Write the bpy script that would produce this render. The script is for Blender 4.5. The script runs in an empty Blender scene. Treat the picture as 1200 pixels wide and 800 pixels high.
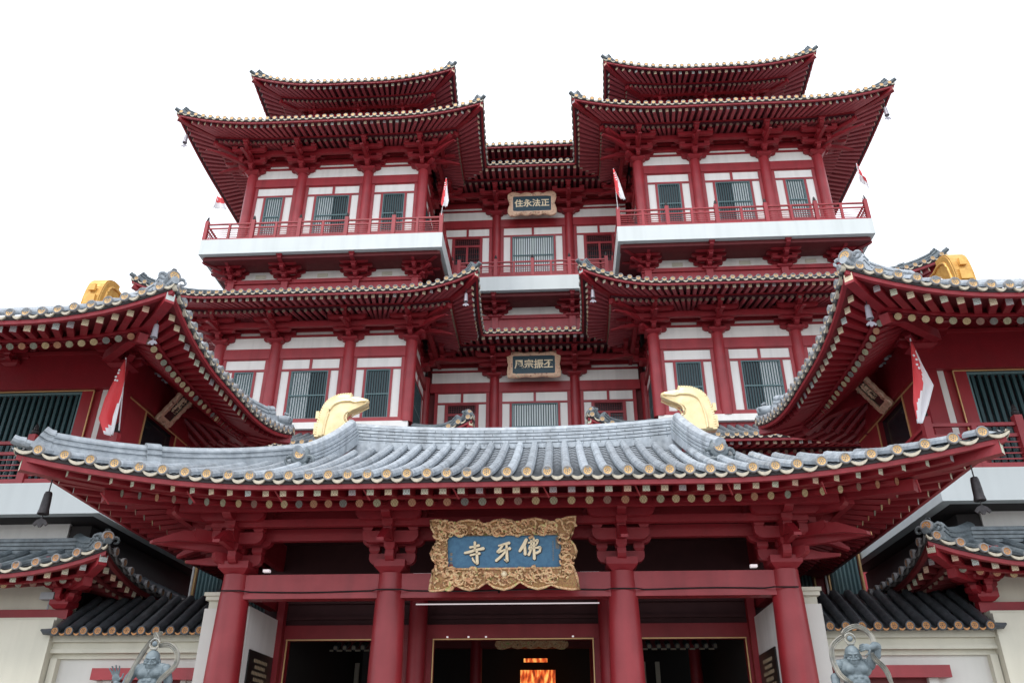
import bpy, math, random
import numpy as np
from mathutils import Matrix, Vector
random.seed(7)
S = bpy.context.scene
COL = S.collection
R_ = math.radians

# ------------------------------------------------------------------ camera
def camera():
    cd = bpy.data.cameras.new('camera'); co = bpy.data.objects.new('camera', cd); COL.objects.link(co)
    p, y, r = R_(27.827), R_(3.446), R_(.165)
    F = Vector((-math.sin(y)*math.cos(p), math.cos(y)*math.cos(p), math.sin(p)))
    Rt = Vector((math.cos(y), math.sin(y), 0)); U = Rt.cross(F)
    R2 = Rt*math.cos(r)+U*math.sin(r); U2 = -Rt*math.sin(r)+U*math.cos(r)
    M = Matrix((R2, U2, -F)).transposed().to_4x4(); M.translation = Vector((1.078, 0, 1.6))
    co.matrix_world = M
    cd.sensor_width = 36; cd.lens = 951.28/1200*36; cd.clip_end = 5000; cd.clip_start = .1
    S.camera = co
camera()
# ------------------------------------------------------------------ world, sun, exposure
SUN_EL, SUN_AZ = 58, 205      # azimuth clockwise from +Y; the sun stands high behind the camera
w = bpy.data.worlds.new('World'); S.world = w; w.use_nodes = True
nt = w.node_tree; nt.nodes.clear()
out = nt.nodes.new('ShaderNodeOutputWorld'); add = nt.nodes.new('ShaderNodeAddShader')
b1 = nt.nodes.new('ShaderNodeBackground'); b2 = nt.nodes.new('ShaderNodeBackground')
sky = nt.nodes.new('ShaderNodeTexSky'); sky.sky_type = 'NISHITA'; sky.sun_disc = False
sky.sun_elevation = R_(SUN_EL); sky.sun_rotation = R_(SUN_AZ)
nt.links.new(sky.outputs[0], b1.inputs[0]); b1.inputs[1].default_value = .05
b2.inputs[0].default_value = (.95, .97, 1, 1); b2.inputs[1].default_value = 1.05     # even white cloud cover
nt.links.new(b1.outputs[0], add.inputs[0]); nt.links.new(b2.outputs[0], add.inputs[1]); nt.links.new(add.outputs[0], out.inputs[0])
sl = bpy.data.lights.new('sun', 'SUN'); sl.energy = 1.0; sl.angle = R_(14); sl.color = (1, .97, .92)
so = bpy.data.objects.new('sun', sl); COL.objects.link(so)
az, el = R_(SUN_AZ), R_(SUN_EL)
sd = Vector((math.sin(az)*math.cos(el), math.cos(az)*math.cos(el), math.sin(el)))
so.rotation_euler = sd.to_track_quat('Z', 'Y').to_euler(); so.location = (0, -20, 40)
S.view_settings.view_transform = 'Standard'; S.view_settings.look = 'None'
S.view_settings.exposure = .60; S.view_settings.gamma = 1
S.cycles.max_bounces = 8; S.cycles.diffuse_bounces = 5

# ------------------------------------------------------------------ materials
def mat(name, col, rough=.6, metal=0, noise=0, nscale=8, col2=None, bump=0, bscale=60, spec=.5, coat=0, streak=0, rnd=0):
    m = bpy.data.materials.new(name); m.use_nodes = True
    n = m.node_tree; b = n.nodes['Principled BSDF']; L = n.links
    b.inputs['Roughness'].default_value = rough; b.inputs['Metallic'].default_value = metal
    b.inputs['Specular IOR Level'].default_value = spec
    if coat: b.inputs['Coat Weight'].default_value = coat; b.inputs['Coat Roughness'].default_value = .25
    tc = n.nodes.new('ShaderNodeTexCoord')
    geo = n.nodes.new('ShaderNodeNewGeometry')
    c2 = col2 or tuple(c*.6 for c in col)
    if noise or col2:
        t = n.nodes.new('ShaderNodeTexNoise'); t.inputs['Scale'].default_value = nscale; t.inputs['Detail'].default_value = 6
        L.new(geo.outputs['Position'], t.inputs[0])
        r = n.nodes.new('ShaderNodeValToRGB'); r.color_ramp.elements[0].position = .5-.28; r.color_ramp.elements[1].position = .5+.28
        r.color_ramp.elements[0].color = (*c2, 1); r.color_ramp.elements[1].color = (*col, 1)
        L.new(t.outputs[0], r.inputs[0]); src = r.outputs[0]
        mx = n.nodes.new('ShaderNodeMix'); mx.data_type = 'RGBA'; mx.inputs[0].default_value = noise or 1
        mx.inputs[6].default_value = (*col, 1); L.new(src, mx.inputs[7]); src = mx.outputs[2]
        if streak:   # vertical weather streaks
            mp = n.nodes.new('ShaderNodeMapping'); mp.inputs['Scale'].default_value = (2.4, 2.4, .14); L.new(geo.outputs['Position'], mp.inputs[0])
            t2 = n.nodes.new('ShaderNodeTexNoise'); t2.inputs['Scale'].default_value = 1.3; t2.inputs['Detail'].default_value = 5; L.new(mp.outputs[0], t2.inputs[0])
            r2 = n.nodes.new('ShaderNodeMapRange'); r2.inputs[1].default_value = .45; r2.inputs[2].default_value = .72
            r2.inputs[3].default_value = 1; r2.inputs[4].default_value = 1-streak; L.new(t2.outputs[0], r2.inputs[0])
            m2 = n.nodes.new('ShaderNodeMix'); m2.data_type = 'RGBA'; m2.blend_type = 'MULTIPLY'; m2.inputs[0].default_value = 1
            L.new(src, m2.inputs[6]); L.new(r2.outputs[0], m2.inputs[7]); src = m2.outputs[2]
        if rnd:
            oi = n.nodes.new('ShaderNodeObjectInfo'); r3 = n.nodes.new('ShaderNodeMapRange')
            r3.inputs[3].default_value = 1-rnd; r3.inputs[4].default_value = 1+rnd*.6; L.new(oi.outputs['Random'], r3.inputs[0])
            m3 = n.nodes.new('ShaderNodeMix'); m3.data_type = 'RGBA'; m3.blend_type = 'MULTIPLY'; m3.inputs[0].default_value = 1
            L.new(src, m3.inputs[6]); L.new(r3.outputs[0], m3.inputs[7]); src = m3.outputs[2]
        L.new(src, b.inputs['Base Color'])
        rr = n.nodes.new('ShaderNodeMapRange'); rr.inputs[3].default_value = min(1, rough+.12); rr.inputs[4].default_value = max(0, rough-.12)
        L.new(t.outputs[0], rr.inputs[0]); L.new(rr.outputs[0], b.inputs['Roughness'])
    else: b.inputs['Base Color'].default_value = (*col, 1)
    if bump:
        t3 = n.nodes.new('ShaderNodeTexNoise'); t3.inputs['Scale'].default_value = bscale; t3.inputs['Detail'].default_value = 4
        L.new(geo.outputs['Position'], t3.inputs[0])
        bp = n.nodes.new('ShaderNodeBump'); bp.inputs['Strength'].default_value = bump; bp.inputs['Distance'].default_value = .02
        L.new(t3.outputs[0], bp.inputs['Height']); L.new(bp.outputs[0], b.inputs['Normal'])
    return m
RED = mat('red_lacquer', (.37, .023, .032), .48, noise=.9, nscale=1.6, col2=(.24, .015, .021), bump=.15, bscale=14, streak=.22, coat=.15)
REDW = mat('red_timber', (.30, .013, .022), .5, noise=.6, nscale=3, col2=(.19, .010, .016), bump=.2, bscale=18, streak=.15)
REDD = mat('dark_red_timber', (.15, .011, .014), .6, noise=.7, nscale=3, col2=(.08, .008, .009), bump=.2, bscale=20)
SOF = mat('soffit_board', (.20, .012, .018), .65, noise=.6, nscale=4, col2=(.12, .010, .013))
WHITE = mat('white_plaster', (.84, .82, .79), .8, noise=.6, nscale=1.2, col2=(.75, .73, .69), streak=.12, bump=.1)
BAND = mat('white_painted_slab', (.63, .67, .665), .6, noise=.6, nscale=.8, col2=(.57, .61, .60), streak=.07)
CREAM = mat('cream_render', (.66, .63, .52), .85, noise=.6, nscale=1.1, col2=(.52, .505, .42), streak=.10, bump=.15)
CREAM2 = mat('pale_render', (.68, .66, .61), .85, noise=.5, nscale=1.0, col2=(.58, .57, .53), streak=.08, bump=.1)
def tilemat(name, c, c2, rough, rnd=.15):
    m = mat(name, c, rough, noise=1, nscale=9, col2=c2, bump=.35, bscale=45, streak=.35, rnd=rnd); return m
TILE = tilemat('grey_roof_tile', (.47, .51, .54), (.25, .285, .32), .45, .25)
TILE2 = tilemat('slate_roof_tile', (.20, .235, .25), (.085, .105, .12), .42)
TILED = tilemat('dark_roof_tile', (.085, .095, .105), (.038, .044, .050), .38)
PAN = mat('pan_tile', (.40, .43, .46), .55, noise=1, nscale=12, col2=(.17, .20, .23), bump=.3, bscale=50)
RIM = mat('tile_end_rim', (.30, .30, .30), .6, noise=1, nscale=30, col2=(.17, .17, .18))
DRIP = mat('drip_tile_edge', (.62, .55, .42), .65, noise=1, nscale=18, col2=(.36, .33, .27))
GOLDF = mat('gilt_tile_face', (.78, .50, .22), .5, metal=.1, noise=1, nscale=40, col2=(.50, .30, .11))
GOLDD = mat('orange_tile_face', (.62, .30, .10), .5, metal=.1, noise=1, nscale=40, col2=(.32, .13, .04))
GOLD = mat('pale_gold', (.90, .76, .47), .36, metal=.4, noise=.9, nscale=5, col2=(.74, .55, .27), bump=.3, bscale=30)
GOLD2 = mat('weathered_gold', (.80, .48, .13), .4, metal=.4, noise=.8, nscale=7, col2=(.45, .22, .05), bump=.3, bscale=30)
GLINE = mat('gilt_line', (.75, .48, .22), .45, metal=.3)
TEAL = mat('teal_slat', (.022, .066, .074), .5, noise=.5, nscale=3, col2=(.020, .055, .062))
TEALL = mat('teal_frame', (.12, .20, .21), .5)
GLASS = mat('dark_glass', (.010, .016, .020), .15)
PALEP = mat('pale_pane', (.86, .90, .90), .4, noise=.4, nscale=1.5, col2=(.72, .78, .80))  # even pale tone for window panes behind the slats
SHEENR = mat('sheen_red_rafter', (.42, .085, .10), .5, noise=.6, nscale=3, col2=(.30, .045, .06))  # paler red: reflections along the tower rafters put into the base colour
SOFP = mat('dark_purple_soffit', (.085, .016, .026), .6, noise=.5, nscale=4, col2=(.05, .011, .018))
RDD = mat('dull_rafter_end', (.30, .22, .16), .6, noise=1, nscale=9, col2=(.14, .08, .06))
DRIPD = mat('dark_drip_tile', (.16, .16, .16), .6, noise=1, nscale=18, col2=(.07, .07, .07))
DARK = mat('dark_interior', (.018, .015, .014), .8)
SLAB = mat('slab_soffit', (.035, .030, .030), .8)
BLUE = mat('plaque_blue', (.075, .22, .36), .5, noise=1, nscale=14, col2=(.045, .14, .26), bump=.3, bscale=60)
DTEAL = mat('plaque_teal', (.008, .055, .085), .45, noise=.6, nscale=10, col2=(.004, .03, .05))
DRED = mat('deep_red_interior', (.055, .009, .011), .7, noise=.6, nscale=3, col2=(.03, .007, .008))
BLACK = mat('black_stone', (.012, .012, .013), .3)
LET = mat('gilt_lettering', (.95, .80, .55), .45, metal=.1)
LET2 = mat('faded_lettering', (.36, .27, .17), .5)
STONE = mat('blue_grey_stone', (.20, .245, .265), .55, noise=1, nscale=9, col2=(.10, .13, .145), bump=.25, bscale=35)
RIB = mat('ribbon_stone', (.48, .45, .38), .5, noise=1, nscale=10, col2=(.20, .21, .20))
IRON = mat('dark_iron', (.05, .042, .045), .5, metal=.5, noise=1, nscale=20, col2=(.02, .02, .02))
FLAGR = mat('flag_red', (.72, .07, .08), .75); FLAGW = mat('flag_white', (.80, .78, .80), .8)
PLAST = mat('grey_lamp_housing', (.36, .38, .40), .5)
GROUND = mat('granite_paving', (.27, .26, .245), .8, noise=.8, nscale=1.5, col2=(.20, .19, .18), bump=.2)
SEAL = mat('red_seal', (.30, .04, .04), .6)
def frame_mat(name, a, b, c, d, sc):
    m = mat(name, a, .5, metal=.15, noise=1, nscale=sc, bump=.6, bscale=sc*2)
    r = [x for x in m.node_tree.nodes if x.type == 'VALTORGB'][0].color_ramp
    r.elements[0].position = .30; r.elements[0].color = (*b, 1); r.elements[1].position = .70; r.elements[1].color = (*c, 1)
    e = r.elements.new(.44); e.color = (*a, 1); e = r.elements.new(.54); e.color = (*d, 1); e = r.elements.new(.6); e.color = (*a, 1)
    return m
FRAME = frame_mat('carved_gilt_frame', (.90, .66, .36), (.30, .10, .06), (.50, .52, .16), (.66, .30, .16), 11)
FBASE = frame_mat('frame_ground', (.46, .27, .10), (.14, .05, .03), (.26, .24, .08), (.30, .12, .06), 14)
FRAME2 = frame_mat('carved_pale_frame', (.80, .56, .38), (.35, .12, .10), (.36, .40, .28), (.72, .45, .32), 9)
def endmat(name, greens):
    m = bpy.data.materials.new(name); m.use_nodes = True; n = m.node_tree; b = n.nodes['Principled BSDF']; L = n.links
    b.inputs['Roughness'].default_value = .6
    oi = n.nodes.new('ShaderNodeObjectInfo'); g = n.nodes.new('ShaderNodeNewGeometry')
    a = n.nodes.new('ShaderNodeMath'); a.operation = 'ADD'; L.new(oi.outputs['Random'], a.inputs[0]); L.new(g.outputs['Random Per Island'], a.inputs[1])
    f = n.nodes.new('ShaderNodeMath'); f.operation = 'FRACT'; L.new(a.outputs[0], f.inputs[0])
    r = n.nodes.new('ShaderNodeValToRGB'); r.color_ramp.interpolation = 'CONSTANT'
    cs = greens; r.color_ramp.elements[0].color = (*cs[0], 1); r.color_ramp.elements[1].color = (*cs[-1], 1); r.color_ramp.elements[1].position = 1-1/len(cs)
    for i in range(1, len(cs)-1): e = r.color_ramp.elements.new(i/len(cs)); e.color = (*cs[i], 1)
    L.new(f.outputs[0], r.inputs[0])
    t = n.nodes.new('ShaderNodeTexChecker'); t.inputs['Scale'].default_value = 40; L.new(g.outputs['Position'], t.inputs[0])
    t.inputs[1].default_value = (1, 1, 1, 1); t.inputs[2].default_value = (.62, .55, .5, 1)
    m3 = n.nodes.new('ShaderNodeMix'); m3.data_type = 'RGBA'; m3.blend_type = 'MULTIPLY'; m3.inputs[0].default_value = .8
    L.new(r.outputs[0], m3.inputs[6]); L.new(t.outputs[0], m3.inputs[7]); L.new(m3.outputs[2], b.inputs['Base Color'])
    return m
SQE = endmat('painted_square_rafter_end', [(.78, .66, .46), (.66, .70, .55), (.76, .54, .40), (.62, .70, .68), (.84, .72, .52), (.72, .69, .54), (.44, .40, .42)])
RDE = endmat('painted_round_rafter_end', [(.55, .42, .22), (.30, .31, .24), (.48, .24, .13), (.40, .38, .24), (.20, .20, .18), (.58, .46, .26), (.30, .16, .12)])
def emis(name, c, s):
    m = bpy.data.materials.new(name); m.use_nodes = True; b = m.node_tree.nodes['Principled BSDF']
    b.inputs['Base Color'].default_value = (*c, 1); b.inputs['Emission Color'].default_value = (*c, 1); b.inputs['Emission Strength'].default_value = s
    return m
TUBE = emis('lit_tube', (1, .90, .93), .30)
FIREM = emis('lit_shrine_picture', (1, .25, .05), .75)
_n = FIREM.node_tree; _t = _n.nodes.new('ShaderNodeTexNoise'); _t.inputs['Scale'].default_value = 3; _t.inputs['Detail'].default_value = 6
_g = _n.nodes.new('ShaderNodeNewGeometry'); _m = _n.nodes.new('ShaderNodeMapping'); _m.inputs['Scale'].default_value = (3.5, 1, .9); _n.links.new(_g.outputs['Position'], _m.inputs[0]); _n.links.new(_m.outputs[0], _t.inputs[0])
_r = _n.nodes.new('ShaderNodeValToRGB'); _r.color_ramp.elements[0].position = .38; _r.color_ramp.elements[0].color = (.12, .01, .005, 1)
_r.color_ramp.elements[1].position = .66; _r.color_ramp.elements[1].color = (1, .62, .15, 1)
_e = _r.color_ramp.elements.new(.5); _e.color = (.75, .10, .02, 1)
_n.links.new(_t.outputs[0], _r.inputs[0]); _n.links.new(_r.outputs[0], _n.nodes['Principled BSDF'].inputs['Emission Color'])

# ------------------------------------------------------------------ mesh helpers
class MB:
    def __init__(s): s.v = []; s.f = []; s.m = []; s.n = 0
    def add(s, verts, faces, m=0, M=None):
        V = np.asarray(verts, float)
        if M is not None:
            A = np.array(M); V = V @ A[:3, :3].T + A[:3, 3]
        s.v.append(V); n = s.n
        s.f += [tuple(i+n for i in f) for f in faces]
        s.m += list(m) if hasattr(m, '__len__') else [m]*len(faces)
        s.n += len(V); return s
    def box(s, x0, x1, y0, y1, z0, z1, m=0, M=None):
        return s.add([(x0,y0,z0),(x1,y0,z0),(x1,y1,z0),(x0,y1,z0),(x0,y0,z1),(x1,y0,z1),(x1,y1,z1),(x0,y1,z1)],
                     [(0,3,2,1),(4,5,6,7),(0,1,5,4),(1,2,6,5),(2,3,7,6),(3,0,4,7)], m, M)
    def prism(s, poly, a, b, axis='y', m=0, M=None):
        n = len(poly)
        if axis == 'y': V = [(p[0], a, p[1]) for p in poly]+[(p[0], b, p[1]) for p in poly]
        elif axis == 'z': V = [(p[0], p[1], a) for p in poly]+[(p[0], p[1], b) for p in poly]
        else: V = [(a, p[0], p[1]) for p in poly]+[(b, p[0], p[1]) for p in poly]
        F = [tuple(range(n)), tuple(range(2*n-1, n-1, -1))]+[(i, i+n, (i+1) % n+n, (i+1) % n) for i in range(n)]
        return s.add(V, F, m, M)
    def lathe(s, prof, n=16, c=(0, 0, 0), m=0, M=None):
        V = []; F = []
        for r, z in prof:
            V += [(c[0]+r*math.cos(2*math.pi*i/n), c[1]+r*math.sin(2*math.pi*i/n), c[2]+z) for i in range(n)]
        for j in range(len(prof)-1):
            F += [(j*n+i, j*n+(i+1) % n, (j+1)*n+(i+1) % n, (j+1)*n+i) for i in range(n)]
        F += [tuple(range(n-1, -1, -1)), tuple(range((len(prof)-1)*n, len(prof)*n))]
        return s.add(V, F, m, M)
    def tube(s, path, r, n=8, m=0, cap=True):
        path = [Vector(p) for p in path]; rr = r if hasattr(r, '__len__') else [r]*len(path)
        V = []; F = []; N = len(path)
        for k, p in enumerate(path):
            t = (path[min(k+1, N-1)]-path[max(k-1, 0)]).normalized()
            u = Vector((0, 0, 1)) if abs(t.z) < .95 else Vector((1, 0, 0))
            a = t.cross(u).normalized(); b = a.cross(t)
            V += [tuple(p+(a*math.cos(2*math.pi*i/n)+b*math.sin(2*math.pi*i/n))*rr[k]) for i in range(n)]
        for j in range(N-1): F += [(j*n+i, (j+1)*n+i, (j+1)*n+(i+1) % n, j*n+(i+1) % n) for i in range(n)]
        if cap: F += [tuple(range(n)), tuple(range(N*n-1, (N-1)*n-1, -1))]
        return s.add(V, F, m)
    def sweep(s, path, prof, m=0, up=(0, 0, 1), side=None, closed=True):
        """prof: (sideways, up) points swept along the path"""
        path = [Vector(p) for p in path]; N = len(path); n = len(prof); V = []; F = []; up = Vector(up)
        for k, p in enumerate(path):
            t = (path[min(k+1, N-1)]-path[max(k-1, 0)]).normalized()
            a = Vector(side) if side else t.cross(up).normalized()
            b = a.cross(t).normalized() if not side else up
            V += [tuple(p+a*q[0]+b*q[1]) for q in prof]
        for j in range(N-1):
            F += [(j*n+i, j*n+(i+1) % n, (j+1)*n+(i+1) % n, (j+1)*n+i) for i in range(n if closed else n-1)]
        if closed: F += [tuple(range(n-1, -1, -1)), tuple(range((N-1)*n, N*n))]
        return s.add(V, F, m)
    def mesh(s, name, mats, smooth=False):
        me = bpy.data.meshes.new(name)
        V = np.concatenate(s.v) if s.v else np.zeros((0, 3))
        me.from_pydata(V.tolist(), [], s.f)
        for x in mats: me.materials.append(x)
        me.polygons.foreach_set('material_index', s.m)
        if smooth: me.polygons.foreach_set('use_smooth', [True]*len(me.polygons))
        me.update()
        if smooth and smooth != 'all':
            try: me.set_sharp_from_angle(angle=R_(smooth if smooth is not True else 40))
            except Exception: pass
        return me
def as_list(m): return m if isinstance(m, (list, tuple)) else [m]
def box_between(p, q, w_, h_):
    p = Vector(p); q = Vector(q); t = q-p; a = t.cross(Vector((0, 0, 1))).normalized(); b = a.cross(t).normalized()
    M = Matrix((t, a*w_, b*h_)).transposed().to_4x4(); M.translation = p
    return M
class Thing:
    def __init__(s, name, label, cat, org, group=None):
        s.org = Vector(org); o = bpy.data.objects.new(name, None); COL.objects.link(o); o.location = org
        o.empty_display_size = .3; o['label'] = label; o['category'] = cat
        if group: o['group'] = group
        s.root = o
    def part(s, name, mb, mats, smooth=False, parent=None, kind=None, label=None):
        me = mb.mesh(name, as_list(mats), smooth) if isinstance(mb, MB) else mb
        o = bpy.data.objects.new(name, me); COL.objects.link(o)
        if parent is None: o.parent = s.root; o.location = -s.org
        else: o.parent = parent
        if kind: o['kind'] = kind
        if label: o['label'] = label
        return o
    def piece(s, name, me, M, parent=None):
        o = bpy.data.objects.new(name, me); COL.objects.link(o)
        if parent is None: o.parent = s.root; o.matrix_basis = Matrix.Translation(-s.org) @ M
        else: o.parent = parent; o.matrix_basis = M
        return o
def solo(name, mb, mats, label, cat, group=None, smooth=False, kind=None, loc=None):
    me = mb.mesh(name, as_list(mats), smooth) if isinstance(mb, MB) else mb
    o = bpy.data.objects.new(name, me); COL.objects.link(o)
    if kind: o['kind'] = kind
    else: o['label'] = label; o['category'] = cat
    if group: o['group'] = group
    if loc is not None:
        me.transform(Matrix.Translation(-Vector(loc))); o.location = loc
    return o
def kids(o): return [c for c in bpy.data.objects if c.parent == o]
def mirror_copy(root, label, relabel=None):
    cm = {}
    for o in bpy.data.objects: cm.setdefault(o.parent, []).append(o)
    def cp(o, par):
        c = o.copy(); COL.objects.link(c); c.parent = par
        for ch in cm.get(o, []): cp(ch, c)
        return c
    r = cp(root, None)
    r.location.x = -r.location.x; r.scale.x = -r.scale.x
    r.rotation_euler.z = -r.rotation_euler.z
    if label: r['label'] = label
    return r
# ---- small shared unit meshes
def unit_disc(name, rim, face, n=14):
    m = MB(); pr = [(1, .5), (1, 0), (.93, -.10), (.74, -.10), (.70, -.02), (.62, -.02), (.56, .02)]
    V = []; F = []; mt = []
    for r, y in pr: V += [(r*math.cos(2*math.pi*i/n), y, r*math.sin(2*math.pi*i/n)) for i in range(n)]
    for j in range(len(pr)-1):
        F += [(j*n+i, (j+1)*n+i, (j+1)*n+(i+1) % n, j*n+(i+1) % n) for i in range(n)]; mt += [0 if j < 4 else 1]*n
    F.append(tuple(range((len(pr)-1)*n+n-1, (len(pr)-1)*n-1, -1))); mt.append(1)
    m.add(V, F, mt)
    for k in range(6):
        a = k*math.pi/3; c = (.36*math.cos(a), .36*math.sin(a))
        m.add([(c[0]-.1, .02, c[1]-.1), (c[0]+.1, .02, c[1]-.1), (c[0]+.1, .02, c[1]+.1), (c[0]-.1, .02, c[1]+.1), (c[0], -.07, c[1])],
              [(0,1,4),(1,2,4),(2,3,4),(3,0,4)], 0)
    m.add([(-.13,.02,-.13),(.13,.02,-.13),(.13,.02,.13),(-.13,.02,.13),(0,-.1,0)], [(0,1,4),(1,2,4),(2,3,4),(3,0,4)], 0)
    return m
U_DISC = unit_disc('d', None, None)
U_DISC2 = MB()
_n2 = 8; _V = []; 
for _r, _y in ((1, .5), (1, 0), (.78, -.06), (.72, 0)): _V += [(_r*math.cos(2*math.pi*i/_n2), _y, _r*math.sin(2*math.pi*i/_n2)) for i in range(_n2)]
U_DISC2.add(_V, [(j*_n2+i, (j+1)*_n2+i, (j+1)*_n2+(i+1) % _n2, j*_n2+(i+1) % _n2) for j in range(3) for i in range(_n2)]+[tuple(range(4*_n2-1, 3*_n2-1, -1))], [0]*16+[1]*9)
U_DRIP = MB()
_k = 7; _V = []
for _y in (0, .5):
    for i in range(_k):
        x = i/(_k-1); _V.append((x, _y, -.20*math.sin(math.pi*x)))
    for i in range(_k):
        x = i/(_k-1); _V.append((x, _y, -.10-.34*math.sin(math.pi*x)**.7))
U_DRIP.add(_V, [(i, i+_k, i+_k+1, i+1) for i in range(_k-1)]+[(i+2*_k, i+1+2*_k, i+_k+1+2*_k, i+_k+2*_k) for i in range(_k-1)]
           + [(i, i+1, i+1+2*_k, i+2*_k) for i in range(_k-1)]+[(i+_k, i+_k+2*_k, i+1+_k+2*_k, i+1+_k) for i in range(_k-1)], 0)
def u_sq():
    m = MB(); m.box(0, 1, -.5, .5, -.5, .5, 0)
    m.add([(-.004,-.46,-.46),(-.004,.46,-.46),(-.004,.46,.46),(-.004,-.46,.46)], [(0,3,2,1)], 1)
    return m
def u_rd(n=10):
    m = MB(); V = []
    for x in (0, 1): V += [(x, .5*math.cos(2*math.pi*i/n), .5*math.sin(2*math.pi*i/n)) for i in range(n)]
    m.add(V, [(i, i+n, (i+1) % n+n, (i+1) % n) for i in range(n)]+[tuple(range(n)), tuple(range(2*n-1, n-1, -1))], 0)
    m.add([(-.004, .47*math.cos(2*math.pi*i/n), .47*math.sin(2*math.pi*i/n)) for i in range(n)], [tuple(range(n))], 1)
    return m
U_SQ = u_sq(); U_RD = u_rd(); U_RD6 = u_rd(6)
def raw(mb): return np.concatenate(mb.v), mb.f, mb.m
MESHC = {}
def shared(key, mb, mats, smooth=False):
    if key not in MESHC: MESHC[key] = mb.mesh(key, mats, smooth)
    return MESHC[key]

# ------------------------------------------------------------------ roof generator
class Roof:
    """curved eave round a rectangle: discs, drip tiles, tile rows, boards, two ranks of rafters"""
    def __init__(s, T, rect, z0, H, F, R, a, b, Dt, dw, sp=.36, k=1.0, sl=.25, indiv=(), tiles=None, mats=None, dR=.9, disc='a', sl2=None, Fy=None):
        s.sl2 = sl if sl2 is None else sl2; s.Fy = F if Fy is None else Fy
        s.T = T; s.x0, s.x1, s.y0, s.y1 = rect; s.z0 = z0; s.H = H; s.F = F; s.R = R; s.a = a; s.b = b; s.Dt = Dt; s.dw = dw
        s.sp = sp; s.k = k; s.sl = sl; s.indiv = indiv; s.tm, s.rm = mats or (TILE, REDW); s.dR = dR; s.disc = disc; s.dmax = {}
        s.kinds = {}; s.sheetm = PAN; s.sofm = SOF; s.rafm = [REDW, SQE]; s.rdm = [REDW, RDE]; s.dripm = DRIP; s.tip = 'mask'
        s.roofmb = MB(); s.rows = MB(); s.caps = MB(); s.drips = MB(); s.boards = MB(); s.raf = MB(); s.raf2 = MB(); s.soff = MB(); s.rowsolo = []
    def far(s): s.tip = 'mask' if s.z0 < 14 else 'plain'; s.tm = TILE2; s.sofm = SOFP; s.rafm = [SHEENR, SQE]; s.rdm = [SHEENR, RDD]; return s
    def AB(s, side):
        return {'front': ((s.x0, s.y0), (s.x1, s.y0)), 'right': ((s.x1, s.y0), (s.x1, s.y1)),
                'back': ((s.x1, s.y1), (s.x0, s.y1)), 'left': ((s.x0, s.y1), (s.x0, s.y0))}[side]
    def L(s, side): A, B = s.AB(side); return math.hypot(B[0]-A[0], B[1]-A[1])
    def st(s, side, d): k = s.kinds[side][0]; return d if k == 'hip' else -d if k == 'valley' else 0
    def en(s, side, d): k = s.kinds[side][1]; return s.L(side)-(d if k == 'hip' else -d if k == 'valley' else 0)
    def P(s, side, u, d, h):
        A, B = s.AB(side); L = s.L(side); t = ((B[0]-A[0])/L, (B[1]-A[1])/L); n = (-t[1], t[0])
        ks, ke = s.kinds[side]; g0 = max(0, 1-max(u, 0)/s.R)**2.2 if ks == 'hip' else 0; g1 = max(0, 1-max(L-u, 0)/s.R)**2.2 if ke == 'hip' else 0
        fd = max(0, 1-max(d, 0)/s.Dt)**1.4
        fo, fa = (s.Fy, s.F) if side in ('front', 'back') else (s.F, s.Fy)
        o = (g0+g1)*fo*fd; al = (g1-g0)*fa*fd
        return Vector((A[0]+t[0]*(u+al)+n[0]*(d-o), A[1]+t[1]*(u+al)+n[1]*(d-o), s.z0+h+s.H*(g0+g1)*fd))
    def rh(s, d): return -.25*s.k+s.sl2*(d-s.dR*s.k)
    def surf(s, d): return s.a*d+s.b*d*d
    def sheet(s, mb, side, d0, d1, hf, nu, nd, flip=False, m=0):
        V = []; 
        for j in range(nd+1):
            d = d0+(d1-d0)*j/nd; a, b = s.st(side, d), s.en(side, d)
            for i in range(nu+1): V.append(tuple(s.P(side, a+(b-a)*i/nu, d, hf(d))))
        F = []
        for j in range(nd):
            for i in range(nu):
                q = j*(nu+1)+i; f = (q, q+1, q+nu+2, q+nu+1); F.append(f[::-1] if flip else f)
        mb.add(V, F, m)
    def swp(s, mb, side, d, h, wd, ht, m=0, nseg=None):
        a, b = s.st(side, d), s.en(side, d); nseg = nseg or max(6, int((b-a)/.45))
        V = []
        for i in range(nseg+1):
            u = a+(b-a)*i/nseg
            for dd, hh in ((d, h), (d+wd, h), (d+wd, h+ht), (d, h+ht)): V.append(tuple(s.P(side, u+(dd-d)*(1-2*i/nseg)*0, dd, hh)))
        F = []
        for i in range(nseg):
            q = i*4; F += [(q+j, q+4+j, q+4+(j+1) % 4, q+(j+1) % 4) for j in range(4)]
        F += [(0, 1, 2, 3), (nseg*4+3, nseg*4+2, nseg*4+1, nseg*4)]
        mb.add(V, F, m)
    def frame(s, side, u, d, h):
        p = s.P(side, u, d, h); t = (s.P(side, u+.05, d, h)-s.P(side, u-.05, d, h)).normalized()
        A, B = s.AB(side); L = s.L(side); n = Vector((-(B[1]-A[1])/L, (B[0]-A[0])/L, 0)); n = (n-t*n.dot(t)).normalized()
        return p, t, n, t.cross(n)
    def emit(s, name, key, ub, mats, M, mbj, ind, parent):
        if ind: s.T.piece(name, shared(key, ub, mats, 35), M, parent)
        else: v, f, m = raw(ub); mbj.add(v, f, m, M)
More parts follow.
